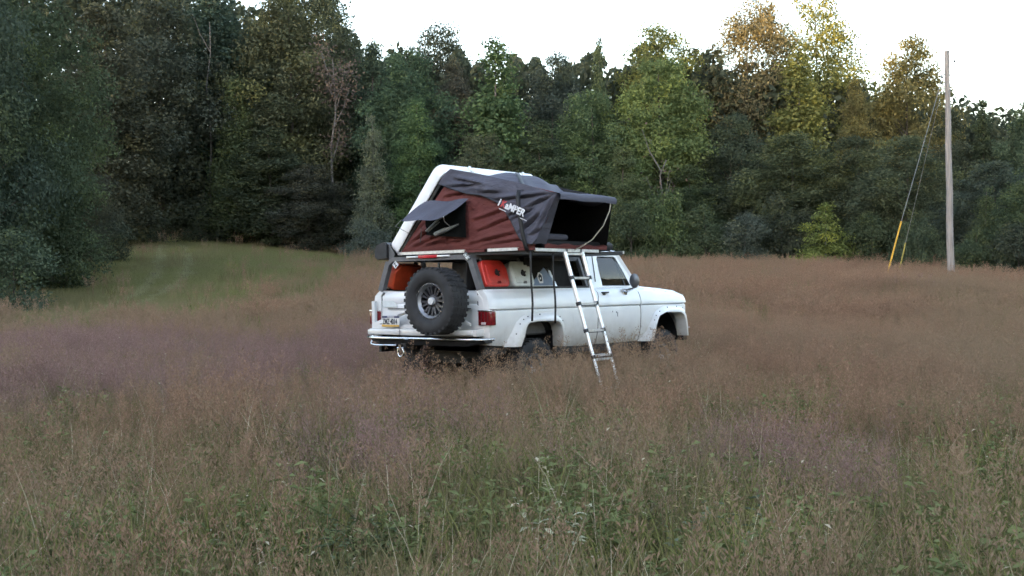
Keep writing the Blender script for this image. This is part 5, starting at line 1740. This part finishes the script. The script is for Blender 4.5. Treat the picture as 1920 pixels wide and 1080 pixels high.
# flattened and short under and round the truck
tm = np.array(TRUCK_M.inverted())
tx = tm[0, 0] * X + tm[0, 1] * Y + tm[0, 3]; ty = tm[1, 0] * X + tm[1, 1] * Y + tm[1, 3]
under = (tx > -.2) & (tx < 4.75) & (ty > .02) & (ty < 1.98)
S = np.where(under, S * .62, S)
behind = (tx > -1.3) & (tx < -.15) & (ty > -.3) & (ty < 2.0)
K = np.where(behind & (r2 < .30), pick(kD), K)
S = np.where(behind, S * .72, S)
side_ = (ty > -.6) & (ty < .02) & (tx > .2) & (tx < 4.6)
S = np.where(side_, S * .95, S)
foot = (tx > .2) & (tx < 1.5) & (ty > -2.6) & (ty < -1.3)
S = np.where(foot, S * 1.2, S)
drop = (tx > -.15) & (tx < 4.7) & (ty > .12) & (ty < 1.88) & (rg_.uniform(0, 1, N) < .5)
keep = ~drop
X, Y, Z, K, S = X[keep], Y[keep], Z[keep], K[keep], S[keep]
N = len(X)
def scatter(name, sel, label):
    n = int(sel.sum())
    me = bpy.data.meshes.new(name)
    me.vertices.add(n)
    me.vertices.foreach_set("co", np.stack([X[sel], Y[sel], Z[sel]], 1).astype(np.float32).ravel())
    a = me.attributes.new("kind", 'INT', 'POINT'); a.data.foreach_set("value", K[sel].astype(np.int32))
    a = me.attributes.new("size", 'FLOAT', 'POINT'); a.data.foreach_set("value", S[sel].astype(np.float32))
    rot = np.stack([rg_.normal(0, .07, n), rg_.normal(0, .07, n), rg_.uniform(0, 6.283, n)], 1).astype(np.float32)
    a = me.attributes.new("turn", 'FLOAT_VECTOR', 'POINT'); a.data.foreach_set("vector", rot.ravel())
    o = link(bpy.data.objects.new(name, me), None, kind="stuff", label=label, category="grass")
    ng = bpy.data.node_groups.new(name, 'GeometryNodeTree')
    ng.interface.new_socket("Geometry", in_out='INPUT', socket_type='NodeSocketGeometry')
    ng.interface.new_socket("Geometry", in_out='OUTPUT', socket_type='NodeSocketGeometry')
    gi = ng.nodes.new("NodeGroupInput"); go = ng.nodes.new("NodeGroupOutput")
    ip = ng.nodes.new("GeometryNodeInstanceOnPoints")
    ci = ng.nodes.new("GeometryNodeCollectionInfo")
    ci.inputs["Collection"].default_value = tcol
    ci.inputs["Separate Children"].default_value = True
    ci.inputs["Reset Children"].default_value = True
    def named(nm, ty_):
        x = ng.nodes.new("GeometryNodeInputNamedAttribute"); x.data_type = ty_
        x.inputs["Name"].default_value = nm
        return x.outputs["Attribute"]
    ng.links.new(gi.outputs[0], ip.inputs["Points"])
    ng.links.new(ci.outputs[0], ip.inputs["Instance"])
    ip.inputs["Pick Instance"].default_value = True
    ng.links.new(named("kind", 'INT'), ip.inputs["Instance Index"])
    ng.links.new(named("size", 'FLOAT'), ip.inputs["Scale"])
    e2r = ng.nodes.new("FunctionNodeEulerToRotation")
    ng.links.new(named("turn", 'FLOAT_VECTOR'), e2r.inputs[0])
    ng.links.new(e2r.outputs[0], ip.inputs["Rotation"])
    ng.links.new(ip.outputs[0], go.inputs[0])
    md = o.modifiers.new("scatter", 'NODES'); md.node_group = ng
    return o
isw = np.isin(K, kW)
ism = np.isin(K, kM + kL)
scatter("tall_grass", ~isw & ~ism, "tall brown and purple seeding grass covering the field")
scatter("leafy_weeds", isw, "low green leafy weeds among the grass")
scatter("mown_grass", ism, "short green grass of the mown track at left")

# ------------------------------------------------------------------ a few plants that stand out in the foreground
def plant(name, u, v, mat, data, label, cat="plant", scale=1.0, lift=.35):
    x, y = px_ground(u, v, lift)
    e = empty(name, label, cat)
    e.location = (x, y, gz(x, y)); e.scale = (scale,) * 3
    vv, ff, tone = data
    part("foliage", vv, ff, mat, e, None, {"tone": ('FACE', tone)})
    return e
plant("pale_leaved_weed", 1035, 950, grass_mat("cream_leaf", (.30, .32, .20), (.58, .58, .42)), weed_tuft(301, stems=6, r=.06, hmin=.5, hmax=.66, leaves=14, size=.07), "weed with pale cream leaves in the foreground", scale=1.0, lift=.5)
plant("lime_grass_clump", 165, 945, grass_mat("lime_blade", (.11, .15, .04), (.26, .30, .10)), blade_tuft(302, n=90, r=.3, hmin=.4, hmax=.75, w=.012, lean=(.3, .9), droop=(.2, .5)), "bright lime-green clump of broad grass at lower left", "grass clump", lift=.4)
plant("yellowing_weed", 1335, 918, grass_mat("yellow_leaf", (.24, .20, .09), (.46, .38, .20)), weed_tuft(303, stems=16, r=.3, hmin=.45, hmax=.66, leaves=9, size=.06), "yellowing weed with curled leaves at lower right of centre", lift=.5)
plant("grey_green_weed", 1395, 985, grass_mat("greygreen_leaf", (.08, .105, .07), (.19, .22, .15)), weed_tuft(304, stems=22, r=.32, hmin=.35, hmax=.55, leaves=22, size=.065), "bushy grey-green weed at lower right of centre", lift=.4)
plant("bent_seed_stalk", 1045, 885, grass_mat("stalk", (.28, .26, .15), (.42, .40, .26)), blade_tuft(305, n=7, r=.05, hmin=.8, hmax=1.15, w=.008, lean=(.25, .5), droop=(0, .1)), "tall pale bent grass stalks below the ladder", "grass clump", lift=.05)
plant("green_weed", 630, 1000, grass_mat("dull_green_leaf", (.075, .10, .05), (.19, .22, .125)), weed_tuft(306, stems=16, r=.28, hmin=.35, hmax=.55, leaves=20, size=.07), "dull green leafy weed at the lower edge left of centre", lift=.4)
